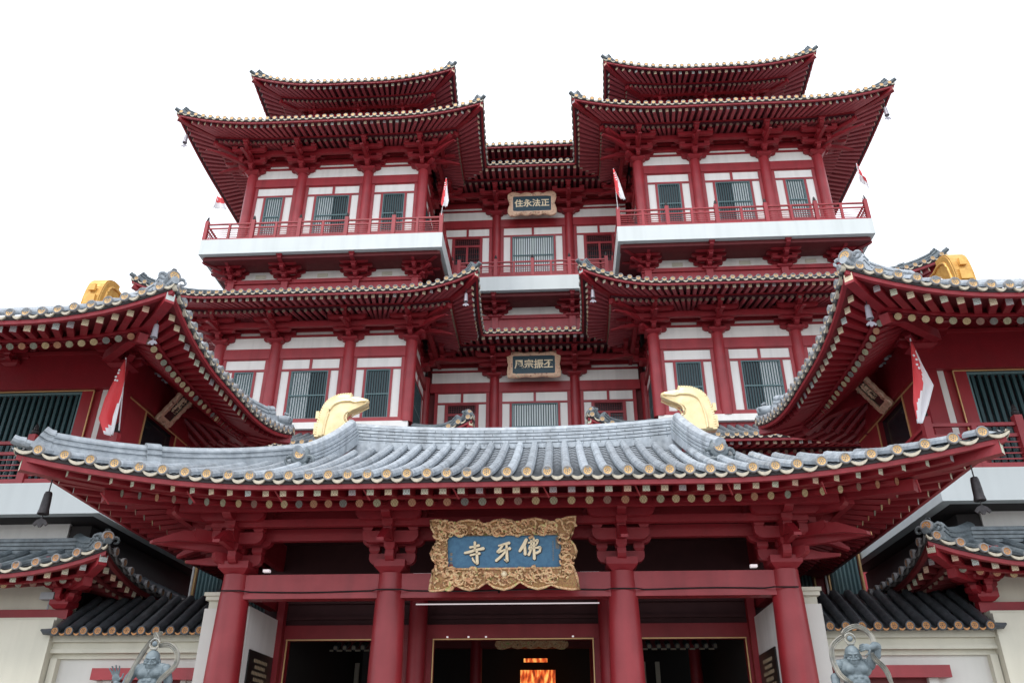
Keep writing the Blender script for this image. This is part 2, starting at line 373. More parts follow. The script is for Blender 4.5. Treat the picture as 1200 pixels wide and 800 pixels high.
    def build(s, kinds, rows=True, detail=True, pan_step=None, ridge=True, raf_sides=None, row_n=4):
        s.kinds.update(kinds); k = s.k; T = s.T
        s.o_roof = o_roof = T.part('roof', MB().box(0,0,0,0,0,0), [s.sheetm]) if False else None
        rootmb = MB()
        # tile surface
        for side in kinds:
            L = s.L(side); fn = s.dmax.get(side); n = max(4, round((L-.16*k)/s.sp)); off = (L-(n-1)*s.sp)/2
            us = [off+i*s.sp for i in range(n)]
            ks, ke = kinds[side]
            if ks == 'valley':
                while us[0] > -s.Dt*.9: us.insert(0, us[0]-s.sp)
            if ke == 'valley':
                while us[-1] < L+s.Dt*.9: us.append(us[-1]+s.sp)
            def rng(u):
                lo = 0; hi = s.Dt if not fn else fn(u)
                if ks == 'hip': hi = min(hi, u)
                if ke == 'hip': hi = min(hi, L-u)
                if ks == 'valley' and u < 0: lo = -u
                if ke == 'valley' and u > L: lo = u-L
                return lo, max(hi, lo)
            s.rngf = rng
            if fn or pan_step:
                ue = [0]+us+[L]
                step = pan_step or .5; nd = int(math.ceil(s.Dt/step))
                for i in range(len(ue)-1):
                    u0, u1 = ue[i], ue[i+1]; V = []; F = []
                    h0, h1 = rng(u0)[1], rng(u1)[1]
                    if fn and abs(h0-h1) > 1: h0 = h1 = max(min(h0, h1), 0) if min(h0, h1) > .5 else max(h0, h1)
                    for j in range(nd):
                        da, db = j*step, (j+1)*step
                        for (u, hh) in ((u0, h0), ((u0+u1)/2, (h0+h1)/2), (u1, h1)):
                            dip = -.035*k if u == (u0+u1)/2 else 0
                            a_, b_ = min(da, hh), min(db, hh)
                            V += [tuple(s.P(side, u, a_, s.surf(a_)-.05*k+dip)), tuple(s.P(side, u, b_, s.surf(b_)-.05*k+dip-(.022*k if pan_step else 0)))]
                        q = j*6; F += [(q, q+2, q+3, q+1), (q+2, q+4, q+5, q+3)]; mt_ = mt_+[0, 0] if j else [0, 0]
                        if j: F += [(q-5, q-3, q+2, q), (q-3, q-1, q+4, q+2)]; mt_ += [1, 1]  # risers in dark tile: shade at each pan edge put into the colour
                    rootmb.add(V, F, mt_)
            else:
                s.sheet(rootmb, side, 0, min(s.Dt, L/2) if ks == ke == 'hip' else s.Dt, lambda d: s.surf(d)-.05*k, max(8, int(L/.9)), 6)
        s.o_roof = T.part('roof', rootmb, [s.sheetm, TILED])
        s.o_eave = None
        bmb = MB()
        for side in kinds:   # boards; the dark strip paints the shaded gap under the drip tiles
            s.swp(bmb, side, .05, -.225*k, .08, .085*k); s.swp(bmb, side, .03, -.138*k, .10, .06*k, 2)
            s.swp(bmb, side, s.dR*k-.10, -.215*k+s.sl*(s.dR*k-.25)-.125*k, .09, .05)
            hf = lambda d: -.215*k+s.sl*(d-.25*k)+.075*k
            hr = lambda d: s.rh(d)+.085*k
            s.swp(bmb, side, s.dR*k+.01, hr(s.dR*k)-.02, .03, hf(s.dR*k)-hr(s.dR*k)+.06, 1)
            nu = max(12, int(s.L(side)/.6))
            s.sheet(bmb, side, .10, s.dR*k+.05, hf, nu, 2, True, 1)
            s.sheet(bmb, side, s.dR*k, s.dw+.25, hr, nu, 4, True, 1)
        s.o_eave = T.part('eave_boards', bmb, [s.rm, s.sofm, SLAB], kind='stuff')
        for side in kinds:
            ind = side in s.indiv; L = s.L(side); ks, ke = kinds[side]
            n = max(4, round((L-.16*k)/s.sp)); off = (L-(n-1)*s.sp)/2; us = [off+i*s.sp for i in range(n)]
            fn = s.dmax.get(side); r = .101*k
            face = GOLDF if s.disc == 'a' else GOLDD
            dm = [RIM, face]
            for i, u in enumerate(us):
                p, t, nn, up = s.frame(side, u, -.03, .01)
                jr = random.Random(i*7+len(side)) ; M = Matrix((t*r, nn*r*1.2, up*r)).transposed().to_4x4() @ Matrix.Rotation(jr.uniform(-.5, .5), 4, 'Y'); M.translation = p+t*jr.uniform(-.008, .008)+nn*jr.uniform(-.012, .012)
                s.emit('eave_tile_end', 'eave_tile_end'+s.disc, U_DISC if (ind or detail) else U_DISC2, dm, M, s.caps, ind, s.o_roof)
            for i in range(-1, len(us)):
                ua = us[i]+r*.55 if i >= 0 else max(0.03, us[0]-s.sp+r*.5); ub_ = us[i+1]-r*.55 if i+1 < len(us) else min(L-.03, us[-1]+s.sp-r*.5)
                if ub_-ua < .08: continue
                p0 = s.P(side, ua, -.01, -.035*k); p1 = s.P(side, ub_, -.01, -.035*k)
                t = p1-p0; _, _, nn, up = s.frame(side, (ua+ub_)/2, 0, 0)
                M = Matrix((t, nn*.16*k, Vector((0, 0, 1))*.24*k)).transposed().to_4x4(); M.translation = p0
                s.emit('drip_tile', 'drip_tile'+s.dripm.name, U_DRIP, [s.dripm], M, s.drips, ind, s.o_roof)
            if rows:
                u2 = list(us)
                if ks == 'valley':
                    while u2[0] > -s.Dt*.9: u2.insert(0, u2[0]-s.sp)
                if ke == 'valley':
                    while u2[-1] < L+s.Dt*.9: u2.append(u2[-1]+s.sp)
                for u in u2:
                    u += random.uniform(-.007, .007)
                    lo = 0; hi = s.Dt if not fn else fn(u)
                    if ks == 'hip': hi = min(hi, u)
                    if ke == 'hip': hi = min(hi, L-u)
                    if u < 0: lo = -u
                    if u > L: lo = u-L
                    if hi-lo < .15: continue
                    rowmb = MB(); V = []; F = []; ns = 7
                    if ind and detail:
                        st = .34*k; ds = [0]; 
                        while ds[-1]+.02 < hi: ds.append(min(ds[-1]+st, hi))
                        rings = []
                        for j in range(len(ds)-1): rings += [(ds[j], 1.025), (ds[j]+.03*k, 1.03), (ds[j]+.05*k, 1.0), (ds[j+1]-.001, .98)]
                    else:
                        rings = [(lo+(hi-lo)*j/row_n, 1) for j in range(row_n+1)]
                    for d, sc in rings:
                        p = s.P(side, u, d, s.surf(d)-.01*k); p2 = s.P(side, u, d+.05, s.surf(d+.05)-.01*k)
                        ta = (p2-p).normalized(); A, B = s.AB(side); tt = Vector(((B[0]-A[0])/L, (B[1]-A[1])/L, 0)); nn = tt.cross(ta).normalized()
                        for i in range(ns):
                            an = -.35+(math.pi+.7)*i/(ns-1); V.append(tuple(p+(tt*math.cos(an)+nn*math.sin(an))*r*.90*sc))
                    for j in range(len(rings)-1): F += [(j*ns+i, j*ns+i+1, (j+1)*ns+i+1, (j+1)*ns+i) for i in range(ns-1)]
                    F.append(tuple(range(ns-1, -1, -1))) ; F.append(tuple(range((len(rings)-1)*ns, len(rings)*ns)))
                    if ind: rowmb.add(V, F); T.part('tile_row', rowmb, [s.tm], 30, parent=s.o_roof)
                    else: s.rows.add(V, F)
            if raf_sides is not None and side not in raf_sides: continue
            # rafters
            Rz = s.dw*2.0; lo = .42*k if ks == 'hip' else (-s.dw if ks == 'valley' else .1); hi = L-.42*k if ke == 'hip' else (L+s.dw if ke == 'valley' else L-.1)
            nr = max(2, round((hi-lo)/(s.sp*.93))); um = [lo+(hi-lo)*i/nr for i in range(nr+1)]
            for u in um:
                ui = u
                if ks == 'hip' and u < Rz: ui = s.dw+(u-lo)*(Rz-s.dw)/(Rz-lo)
                if ke == 'hip' and L-u < Rz: ui = L-(s.dw+(L-u-lo if ks == 'hip' else L-u-.42*k)*(Rz-s.dw)/(Rz-.42*k))
                f = lambda d: u+(ui-u)*d/s.dw
                dl = max(0, -u, u-L)
                d0, d1 = max(.25*k, dl), s.dR*k+.18
                if d1-d0 > .12:
                    M = box_between(s.P(side, f(d0), d0, -.215*k+s.sl*(d0-.25*k)), s.P(side, f(d1), d1, -.215*k+s.sl*(d1-.25*k)), .135*k, .15*k)
                    s.emit('flying_rafter', 'flying_rafter', U_SQ, s.rafm, M, s.raf, ind, s.o_eave)
                d0, d1 = max(s.dR*k, dl), s.dw+.15
                if d1-d0 > .12:
                    M = box_between(s.P(side, f(d0), d0, s.rh(d0)), s.P(side, f(d1), d1, s.rh(d1)), .155*k, .155*k)
                    s.emit('round_rafter', 'round_rafter', U_RD if ind else U_RD6, s.rdm, M, s.raf if ind else s.raf2, ind, s.o_eave)
        # corners: hip rafters and hip ridges
        face = GOLDF if s.disc == 'a' else GOLDD
        order = ['front', 'right', 'back', 'left']
        for side in kinds:
            if kinds[side][0] != 'hip': continue
            def Q(d, h): return s.P(side, d, d, h)
            hb = MB(); ds = [.10, .5, 1.0, s.dw*.6, s.dw+.2]; ds = sorted(ds)
            w2 = .095*k
            hb.sweep([Q(d, -.24*k+s.sl*(d-.25)-.02) for d in ds], [(-w2, -.10*k), (w2, -.10*k), (w2, .13*k), (-w2, .13*k)], 0)
            ds = [s.dR*k*1.0, s.dw*.7, s.dw+.2]
            hb.sweep([Q(d, s.rh(d)-.12*k) for d in ds], [(-w2, -.09*k), (w2, -.09*k), (w2, .12*k), (-w2, .12*k)], 0)
            c = Q(.10, -.24*k+s.sl*(-.15)-.02); dr = (Q(.10, 0)-Q(.5, 0)).normalized(); sdv = dr.cross(Vector((0, 0, 1))).normalized()
            pl = [tuple(c+dr*.006+sdv*x*w2*.9+Vector((0, 0, z*k))) for x, z in ((-1, -.095), (1, -.095), (1, .12), (-1, .12))]
            hb.add(pl, [(0, 1, 2, 3)], 1)
            T.part('hip_rafter', hb, [REDW, SQE], parent=s.o_eave)
            if ridge:
                rb = MB(); dmx = ridge if not isinstance(ridge, bool) else s.Dt*.98
                w3 = .13*k
                prof = [(-w3, -.1), (w3, -.1), (w3, .07*k), (w3*.8, .08*k), (w3*.8, .11*k), (w3, .12*k), (w3, .17*k), (w3*.8, .18*k), (w3*.8, .21*k), (w3, .22*k), (w3, .26*k), (w3*.6, .32*k), (0, .36*k),
                        (-w3*.6, .32*k), (-w3, .26*k), (-w3, .22*k), (-w3*.8, .21*k), (-w3*.8, .18*k), (-w3, .17*k), (-w3, .12*k), (-w3*.8, .11*k), (-w3*.8, .08*k), (-w3, .07*k)]
                pts = [Q(d, s.surf(d)+.02*k) for d in np.linspace((.22 if s.tip == 'plain' else .55)*k, dmx, 12)]
                rb.sweep(pts, prof, 0)
                # turned-up end of the long ridge
                e = pts[0]; dr = (pts[0]-pts[1]).normalized(); rb.sweep([e-dr*.12, e+dr*.02+Vector((0, 0, .02)), e+dr*.16*k+Vector((0, 0, .09*k))], [(q[0]*1.18, q[1]*1.12) for q in prof], 0)
                lowp = [Q(d, s.surf(max(d, 0))+.02*k) for d in (.06, .35, .8)]
                lowp[0].z += .05*k
                rb.tube(lowp, [.085*k, .09*k, .10*k], 8, 0)
                e = lowp[0]; dr = (lowp[0]-lowp[1]).normalized(); sdv = dr.cross(Vector((0, 0, 1))).normalized(); upv = sdv.cross(dr)
                # roll end or beast mask at the tip
                if s.tip == 'plain':
                    rb.tube([e-dr*.05+upv*.02, e+dr*.07*k+upv*.01*k, e+dr*.16*k+upv*.03*k], [.095*k, .09*k, .085*k], 10, 0)
                    rb.sweep([Q(d_, s.surf(d_)+.02*k) for d_ in (1.18, 1.26, 1.34)], [(q[0]*1.3, q[1]*1.12) for q in prof], 0)
                    e2 = Q(.42, s.surf(.42)+.20)
                else:
                    e2 = Q(.16*k, s.surf(.16*k)+.20*k)
                    for q in (-1, 1):
                        rb.tube([e2+sdv*q*(.20*k+.07*k*math.cos(a_))-dr*.04*k+upv*(.07*k*math.sin(a_)-.03*k) for a_ in np.linspace(2.8, -2.2, 9)], [.045*k*(1-.06*i) for i in range(9)], 6, 0)
                    rb.tube([e2-dr*.35*k-upv*.02, e2-dr*.12*k, e2+dr*.03*k], [.12*k, .155*k, .15*k], 12, 0)
                    rb.tube([e2-dr*.10*k+upv*.12*k, e2-dr*.05*k+upv*.19*k, e2-dr*.14*k+upv*.24*k], [.08*k, .06*k, .03*k], 8, 0)
                T.part('hip_ridge', rb, [s.tm], 35, parent=s.o_roof)
                rd_ = (.10 if s.tip == 'plain' else .135)*k; M = Matrix((sdv*rd_, -dr*.12*k, upv*rd_)).transposed().to_4x4(); M.translation = e2+dr*(.06 if s.tip != 'plain' else .16)*k
                T.piece('ridge_end_disc', shared('eave_tile_end'+s.disc, U_DISC, [RIM, face], 35), M, s.o_roof)
        if s.caps.n: T.part('eave_tile_ends', s.caps, [RIM, face], 35, parent=s.o_roof, kind='stuff')
        if s.drips.n: T.part('drip_tiles', s.drips, [s.dripm], 35, parent=s.o_roof, kind='stuff')
        if s.rows.n: T.part('tile_rows', s.rows, [s.tm], 35, parent=s.o_roof, kind='stuff')
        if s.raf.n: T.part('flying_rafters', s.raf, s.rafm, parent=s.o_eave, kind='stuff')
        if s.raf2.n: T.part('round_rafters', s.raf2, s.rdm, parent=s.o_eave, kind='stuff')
        return s

# ------------------------------------------------------------------ brackets
def arm_poly(L, h):
    e = .42*h
    return [(-L, h), (-L, .52*h), (-L+.25*e, .30*h), (-L+.9*e, .08*h), (-L+1.8*e, 0), (L-1.8*e, 0), (L-.9*e, .08*h), (L-.25*e, .30*h), (L, .52*h), (L, h)]
def bracket_prims(tiers=3, step=.36, h=.2, bh=.13, w_=.13, base=.26, lat=.44, front=True, corner=False, beak=True):
    """prims in a frame: x along wall, y outward is -y, z up from column top"""
    P = []
    m = MB(); b = base
    m.add([(-b*.62,-b*.62,0),(b*.62,-b*.62,0),(b*.62,b*.62,0),(-b*.62,b*.62,0),(-b,-b,.1),(b,-b,.1),(b,b,.1),(-b,b,.1),(-b,-b,.22),(b,-b,.22),(b,b,.22),(-b,b,.22)],
          [(0,3,2,1),(0,1,5,4),(1,2,6,5),(2,3,7,6),(3,0,4,7),(4,5,9,8),(5,6,10,9),(6,7,11,10),(7,4,8,11),(8,9,10,11)], 0)
    P.append(('bearing_block', m))
    def block(x, y, z, s=.105):
        m = MB(); m.add([(x-s*.65,y-s*.65,z),(x+s*.65,y-s*.65,z),(x+s*.65,y+s*.65,z),(x-s*.65,y+s*.65,z),(x-s,y-s,z+.05),(x+s,y-s,z+.05),(x+s,y+s,z+.05),(x-s,y+s,z+.05),(x-s,y-s,z+bh),(x+s,y-s,z+bh),(x+s,y+s,z+bh),(x-s,y+s,z+bh)],
              [(0,3,2,1),(0,1,5,4),(1,2,6,5),(2,3,7,6),(3,0,4,7),(4,5,9,8),(5,6,10,9),(6,7,11,10),(7,4,8,11),(8,9,10,11)], 0)
        P.append(('bearing_block', m))
    for k in range(tiers):
        z = .16+k*(h+bh)
        for j in range(k+1):
            y = -step*j
            L = lat+.16*k-.07*j
            m = MB(); m.prism([(x, z+zz) for x, zz in arm_poly(L, h)], y-w_/2, y+w_/2, 'y'); P.append(('bracket_arm', m))
            block(-L+.1, y, z+h); block(L-.1, y, z+h); block(0, y, z+h)
            if corner:
                m = MB(); m.prism([(y_, z+zz+.003) for y_, zz in arm_poly(L, h)], -(-step*j)*1-w_/2, step*j+w_/2, 'x'); P.append(('bracket_arm', m))
                block(step*j, -L+.1, z+h); block(step*j, L-.1, z+h)
        # forward arm
        Lf = step*(k+1)+.06
        def fwd(rot):
            M = Matrix.Rotation(rot, 4, 'Z'); sc = 1.38 if abs(rot-math.pi/4) < .01 else 1
            m = MB(); L_ = Lf*sc
            pr = [(.2, z+.004), (-(L_-.16), z+.004), (-(L_-.05), z+.05), (-L_, z+h*.5), (-L_, z+h-.004), (.2, z+h-.004)]
            m.prism(pr, -w_/2-.004, w_/2+.004, 'x', 0, M); P.append(('bracket_arm', m))
            if beak and k == tiers-2:   # slanting beak
                m = MB(); zb = z+.05; q = .55*sc
                pr = [(0, zb+.22), (-(L_+q*.3), zb+.08), (-(L_+q), zb-.16), (-(L_+q), zb-.21), (-(L_+q*.4), zb-.10), (0, zb+.03)]
                m.prism(pr, -w_*.42, w_*.42, 'x', 0, M); P.append(('bracket_beak', m))
        fwd(0)
        if corner: fwd(math.pi/2); fwd(math.pi/4)
        if k < tiers-1 or True: block(0, -step*(k+1), z+h)
    return P
def bracket_mesh(key, mats, **kw):
    if key in MESHC: return MESHC[key]
    m = MB()
    for _, q in bracket_prims(**kw): v, f, mm = raw(q); m.add(v, f, mm)
    MESHC[key] = m.mesh('bracket_set', mats); return MESHC[key]
def place(x, y, z, s=1, rz=0, mx=1, sz=None): return Matrix.Translation((x, y, z)) @ Matrix.Rotation(rz, 4, 'Z') @ Matrix.Diagonal((s*mx, s, sz or s, 1))

# ------------------------------------------------------------------ ornament, bells, flags, plaques
CH = [(105,635),(108,560),(112,500),(120,440),(132,380),(146,320),(165,265),(195,215),(235,175),(285,147),(350,122),(420,116),(495,115),(502,150),(560,158),(610,165),(660,175),(690,188),(690,212),(668,245),(625,275),(560,302),(505,325),(465,352),(445,385),(442,420),(452,455),(485,482),(555,495),(550,522),(525,545),(520,600),(515,650),(400,655),(250,650)]
def ridge_beast(T, parent, org, face_dir, thick, sc=1.0, matl=GOLD, width_dir=None):
    """hooked finial; face_dir = unit vector the beak points along the ridge"""
    f = Vector(face_dir); wd = Vector((-f.y, f.x, 0)); M = Matrix((f*sc, wd, Vector((0, 0, 1))*sc)).transposed().to_4x4(); M.translation = Vector(org)
    P = [((x-330)*.00215, (650-y)*.00222) for x, y in CH]
    m = MB(); t = thick/2
    n = len(P); cx, cz = -.05, .55
    ins = [(x+(cx-x)*.045, z+(cz-z)*.03) for x, z in P]
    V = []; 
    i2 = [(x+(cx-x)*.13, z+(cz-z)*.09) for x, z in P]
    for y, Q in ((-t, i2), (-t*.82, ins), (-t*.45, P), (t*.45, P), (t*.82, ins), (t, i2)): V += [(q[0], y, q[1]) for q in Q]
    F = [tuple(range(n)), tuple(range(6*n-1, 5*n-1, -1))]
    for j in range(5): F += [(j*n+i, (j+1)*n+i, (j+1)*n+(i+1) % n, j*n+(i+1) % n) for i in range(n)]
    m.add(V, F, 0, M)
    o = T.part('ridge_finial', m, [matl], 35, parent=parent)
    # finned back band: separate scales round the outer curve
    fb = MB(); out = P[:13]
    acc = [0]
    for a, b in zip(out, out[1:]): acc.append(acc[-1]+math.dist(a, b))
    def at(l):
        for i in range(len(acc)-1):
            if l <= acc[i+1]: q = (l-acc[i])/(acc[i+1]-acc[i]); break
        a, b = out[i], out[i+1]; tx, tz = (b[0]-a[0]), (b[1]-a[1]); ln = math.hypot(tx, tz)
        return (a[0]+tx*q, a[1]+tz*q), (tx/ln, tz/ln)
    N = 26
    for i in range(N):
        l0 = acc[-1]*i/N+.004; l1 = acc[-1]*(i+1)/N-.010
        (p0, t0), (p1, t1) = at(l0), at(l1)
        q = []
        for p, tt, off in ((p0, t0, .004), (p1, t1, -.006), (p1, t1, .10), (p0, t0, .10)): q.append((p[0]+tt[1]*off, p[1]-tt[0]*off))
        fb.prism(q[::-1], -t*.92-.01, t*.92+.01, 'y', 0, M)
    T.part('finial_fin', fb, [matl], 35, parent=parent)
    # raised inner rib and a flat panel on each side
    rb = MB()
    for y in (-t-.008, t+.008):
        pts = []
        for l in np.linspace(.05, acc[-1]-.02, 14):
            p, tt = at(l); off = .22; pts.append(M @ Vector((p[0]+tt[1]*off, y, p[1]-tt[0]*off)))
        pts += [M @ Vector((x, y, z)) for x, z in ((.45, .93), (.62, .95), (.74, .96))]
        rb.tube(pts, .034*sc, 8, 0)
        rb.tube([M @ Vector((x+.03, y, z)) for x, z in (P[19], P[21], P[22], P[23], P[24], P[25], P[26], P[27], P[28])], .02*sc, 6, 0)
    # back face panels (seen when the finial turns its back)
    for z0, z1, w_ in ((.12, .42, .28), (.55, .75, .16)):
        xb = P[3][0]-.02
        rb.box(xb-.06, xb+.02, -t*w_*2.2, t*w_*2.2, z0, z1, 0, M)
    T.part('finial_rib', rb, [matl], 35, parent=parent)
    return o
def bell(x, y, z, s, label, group='wind bells under the eave corners', m=None):
    T = Thing('wind_bell', label, 'bell', (x, y, z), group)
    b = MB(); b.tube([(x, y, z+.42*s), (x, y, z+.16*s)], .008*s+.004, 5); T.part('hanger', b, [IRON])
    b = MB(); b.lathe([(.03, .19), (.055, .18), (.068, .14), (.078, .0), (.084, -.14), (.10, -.22), (.094, -.23), (.07, -.17)], 12, (x, y, z), 0, None)
    me = b.mesh('bell_body', [m or IRON], 35)
    for v in me.vertices: v.co = Vector((x, y, z))+(v.co-Vector((x, y, z)))*s
    T.part('bell_body', me, None)
    b = MB(); b.tube([(x, y, z-.12*s), (x, y, z-.32*s)], .008*s+.003, 5)
    b.prism([(x+a*s, z+c*s) for a, c in ((-.14, -.40), (-.08, -.33), (0, -.30), (.08, -.33), (.14, -.40), (.10, -.44), (.06, -.40), (.02, -.46), (-.02, -.46), (-.06, -.40), (-.10, -.44))], y-.012, y+.012, 'y')
    T.part('clapper', b, [m or IRON]); return T
def flag(base, top, label, spread, drop, fold, white_low=.5, sgn=1):
    base = Vector(base); top = Vector(top); T = Thing('flag', label, 'flag', base, 'red and white flags on the balcony corners')
    b = MB(); b.tube([base, top], .018, 6); T.part('flag_pole', b, [FLAGW])
    # drooping cloth: hoist along the pole, fly edge falling in folds
    V = []; F = []; nu, nv = 14, 12; mt = []
    pd = (top-base)
    for j in range(nv+1):
        for i in range(nu+1):
            u = i/nu; v = j/nv
            p = top-pd*(v*.42)
            q = p+Vector((sgn*spread*u*(.45+.55*v), -.05*math.sin(u*9+v*2)*fold-.10*u, -drop*u*(1-.15*v)))
            q += Vector((.04*fold*math.sin(u*14+v*3)*sgn, .05*fold*math.sin(u*11-v), 0))
            V.append(tuple(q))
    for j in range(nv):
        for i in range(nu):
            q = j*(nu+1)+i; F.append((q, q+1, q+nu+2, q+nu+1)); mt.append(1 if j >= nv*white_low else 0)
    c = MB(); c.add(V, F, mt)
    o = T.part('flag_cloth', c, [FLAGR, FLAGW], 'all')
    so_ = o.modifiers.new('thickness', 'SOLIDIFY'); so_.thickness = .006
    # white crescent and stars near the hoist
    e = MB()
    for a, bq in ((.10, .10), (.17, .13), (.13, .22), (.22, .22), (.17, .30)):
        i = int(a*nu*1.6); j = int(bq*nv*1.3); p = Vector(V[j*(nu+1)+i])
        e.add([tuple(p+Vector((.028*math.cos(t), -.012, .028*math.sin(t)))) for t in [k*math.pi*2/5+1.57 for k in range(5)]], [(0, 1, 2, 3, 4)])
    T.part('flag_emblem', e, [FLAGW], kind='stuff'); return T
def flag2(base, top, rows, label, split):
    """hanging cloth: rows of (left xyz, right xyz, red share) from the top down"""
    base = Vector(base); top = Vector(top); T = Thing('flag', label, 'flag', base, 'red and white flags on the balcony corners')
    b = MB(); b.tube([base, top], .016, 6); T.part('flag_pole', b, [FLAGW])
    V = []; F = []; mt = []; nu = 12; n = (len(rows)-1)*5
    for j in range(n+1):
        q = min(int(j/5), len(rows)-2); f = j/5-q; l = Vector(rows[q][0]).lerp(Vector(rows[q+1][0]), f); r = Vector(rows[q][1]).lerp(Vector(rows[q+1][1]), f)
        for i in range(nu+1):
            u = i/nu; p = l.lerp(r, u); w_ = (r-l).length; p.y += .16*w_*math.sin(u*9.5+j*.12)+.08*w_*math.sin(u*17-j*.2); V.append(tuple(p))
    for j in range(n):
        sh = rows[min(int(j/5), len(rows)-2)][2]*(1-(j/5) % 1)+rows[min(int(j/5)+1, len(rows)-1)][2]*((j/5) % 1)
        for i in range(nu): q = j*(nu+1)+i; F.append((q, q+1, q+nu+2, q+nu+1)); mt.append(0 if ((i+.5)/nu < sh if split > 0 else (i+.5)/nu > 1-sh) else 1)
    c = MB(); c.add(V, F, mt); o = T.part('flag_cloth', c, [FLAGR, FLAGW], 'all'); m_ = o.modifiers.new('thickness', 'SOLIDIFY'); m_.thickness = .005
    e = MB()
    for k, (a, bq) in enumerate(((.30, .30), (.45, .38), (.36, .46), (.55, .50), (.45, .58))):
        if split < 0: a = 1-a
        p = Vector(V[int(bq*n*.6)*(nu+1)+int(a*nu)])+Vector((0, -.05, 0)); R0 = (top-base).length*.018
        e.add([tuple(p+Vector((R0*math.cos(t), 0, R0*math.sin(t)))) for t in [q*math.pi*2/5+1.57 for q in range(5)]], [(0, 1, 2, 3, 4)])
    T.part('flag_emblem', e, [FLAGW], kind='stuff'); return T
def scallop(w_, h_, nx, nz, amp, flare):
    """wavy plaque outline, corners flared"""
    P = []
    def seg(p0, p1, n, nrm):
        for i in range(n*8):
            t = i/(n*8); s_ = abs(math.sin(t*math.pi*n)); f = flare*max(0, 1-min(t, 1-t)*n*1.6)
            P.append((p0[0]+(p1[0]-p0[0])*t+nrm[0]*(amp*s_+f), p0[1]+(p1[1]-p0[1])*t+nrm[1]*(amp*s_+f)))
    a, b = w_/2-amp, h_/2-amp
    seg((-a, -b), (a, -b), nx, (0, -1)); seg((a, -b), (a, b), nz, (1, 0)); seg((a, b), (-a, b), nx, (0, 1)); seg((-a, b), (-a, -b), nz, (-1, 0))
    return P
def main_outline():
    K = [(38,548),(80,549),(130,545),(190,530),(235,515),(285,535),(330,545),(400,528),(455,492),(510,528),(580,545),(640,530),(700,492),(760,525),(830,543),(885,530),(925,512),(975,532),(1050,545),(1090,546),(1128,543),
         (1118,470),(1095,410),(1070,365),(1104,330),(1118,290),(1105,250),(1068,205),(1092,160),(1110,100),(1118,45),(1060,50),(990,70),(940,98),(885,70),(820,55),(750,65),(695,95),(640,68),(575,58),(510,68),(450,98),(390,72),(320,60),(250,70),(200,98),(160,80),(110,60),(70,57),(30,60),
         (38,110),(65,150),(85,205),(55,250),(38,290),(55,330),(85,370),(58,410),(45,480)]
    return [((x/6.3158-92.5)*.0163, -(y/6.3158-45)*.0170) for x, y in K]
def text_mesh(txt, size, off=.0, ext=.01, vertical=False):
    c = bpy.data.curves.new('t', 'FONT'); c.body = '\n'.join(txt) if vertical else txt; c.size = size; c.offset = off; c.extrude = ext
    c.align_x = 'CENTER'; c.align_y = 'CENTER'; c.resolution_u = 3
    if vertical: c.space_line = .85
    o = bpy.data.objects.new('t', c); COL.objects.link(o); bpy.context.view_layer.update()
    me = bpy.data.meshes.new_from_object(o.evaluated_get(bpy.context.evaluated_depsgraph_get())); bpy.data.objects.remove(o); bpy.data.curves.remove(c)
    me.name = 'lettering'; me.materials.clear(); return me
def stroke(mb, pts, ws, y0, y1, m=0):
    """brush stroke: polyline with a width at each point, extruded from y0 to y1"""
    pts = [Vector((p[0], p[1])) for p in pts]; L = []; Rr = []; n = len(pts)
    for i, p in enumerate(pts):
        t = (pts[min(i+1, n-1)]-pts[max(i-1, 0)]).normalized(); nn = Vector((-t.y, t.x))*ws[i]/2
        L.append(p+nn); Rr.append(p-nn)
    t0 = (pts[1]-pts[0]).normalized(); t1 = (pts[-1]-pts[-2]).normalized()
    poly = [pts[0]-t0*ws[0]*.35]+L+[pts[-1]+t1*ws[-1]*.35]+Rr[::-1]
    mb.prism([(p.x, p.y) for p in poly][::-1], y0, y1, 'y', m)
GLYPHS = {  # strokes measured in tenths of a pixel of the board, origin at board centre
 'temple': [([(490,270),(570,255),(655,235)],[38,34,46]), ([(578,178),(580,250),(575,325)],[44,40,36]), ([(400,362),(470,350),(600,312),(735,288)],[34,46,40,52]),
            ([(500,402),(590,382),(668,372)],[34,30,44]), ([(614,322),(620,440),(622,545)],[42,46,52]), ([(622,548),(585,522)],[34,16]), ([(535,440),(552,480),(590,530)],[20,36,24])],
 'tooth': [([(990,248),(1080,222),(1182,200)],[24,34,50]), ([(1070,232),(1035,280),(972,352)],[34,40,46]), ([(985,358),(1080,322),(1195,292)],[40,30,50]),
           ([(1130,235),(1136,380),(1138,505)],[38,44,54]), ([(1140,512),(1085,478)],[34,14]), ([(1120,335),(1040,420),(945,500)],[30,42,44])],
 'buddha': [([(1478,140),(1430,240),(1352,345)],[50,66,40]), ([(1448,255),(1450,320),(1452,400)],[36,48,50]), ([(1505,205),(1600,180),(1672,158)],[24,30,48]), ([(1672,160),(1660,215),(1630,238)],[44,30,24]),
            ([(1525,258),(1590,245),(1650,236)],[26,26,34]), ([(1532,262),(1515,312)],[30,30]), ([(1520,315),(1610,292),(1715,280)],[30,26,46]), ([(1715,282),(1705,345),(1640,378)],[42,40,44]),
            ([(1556,160),(1562,300),(1510,410)],[30,36,46]), ([(1600,118),(1606,300),(1608,475)],[34,44,50])]}
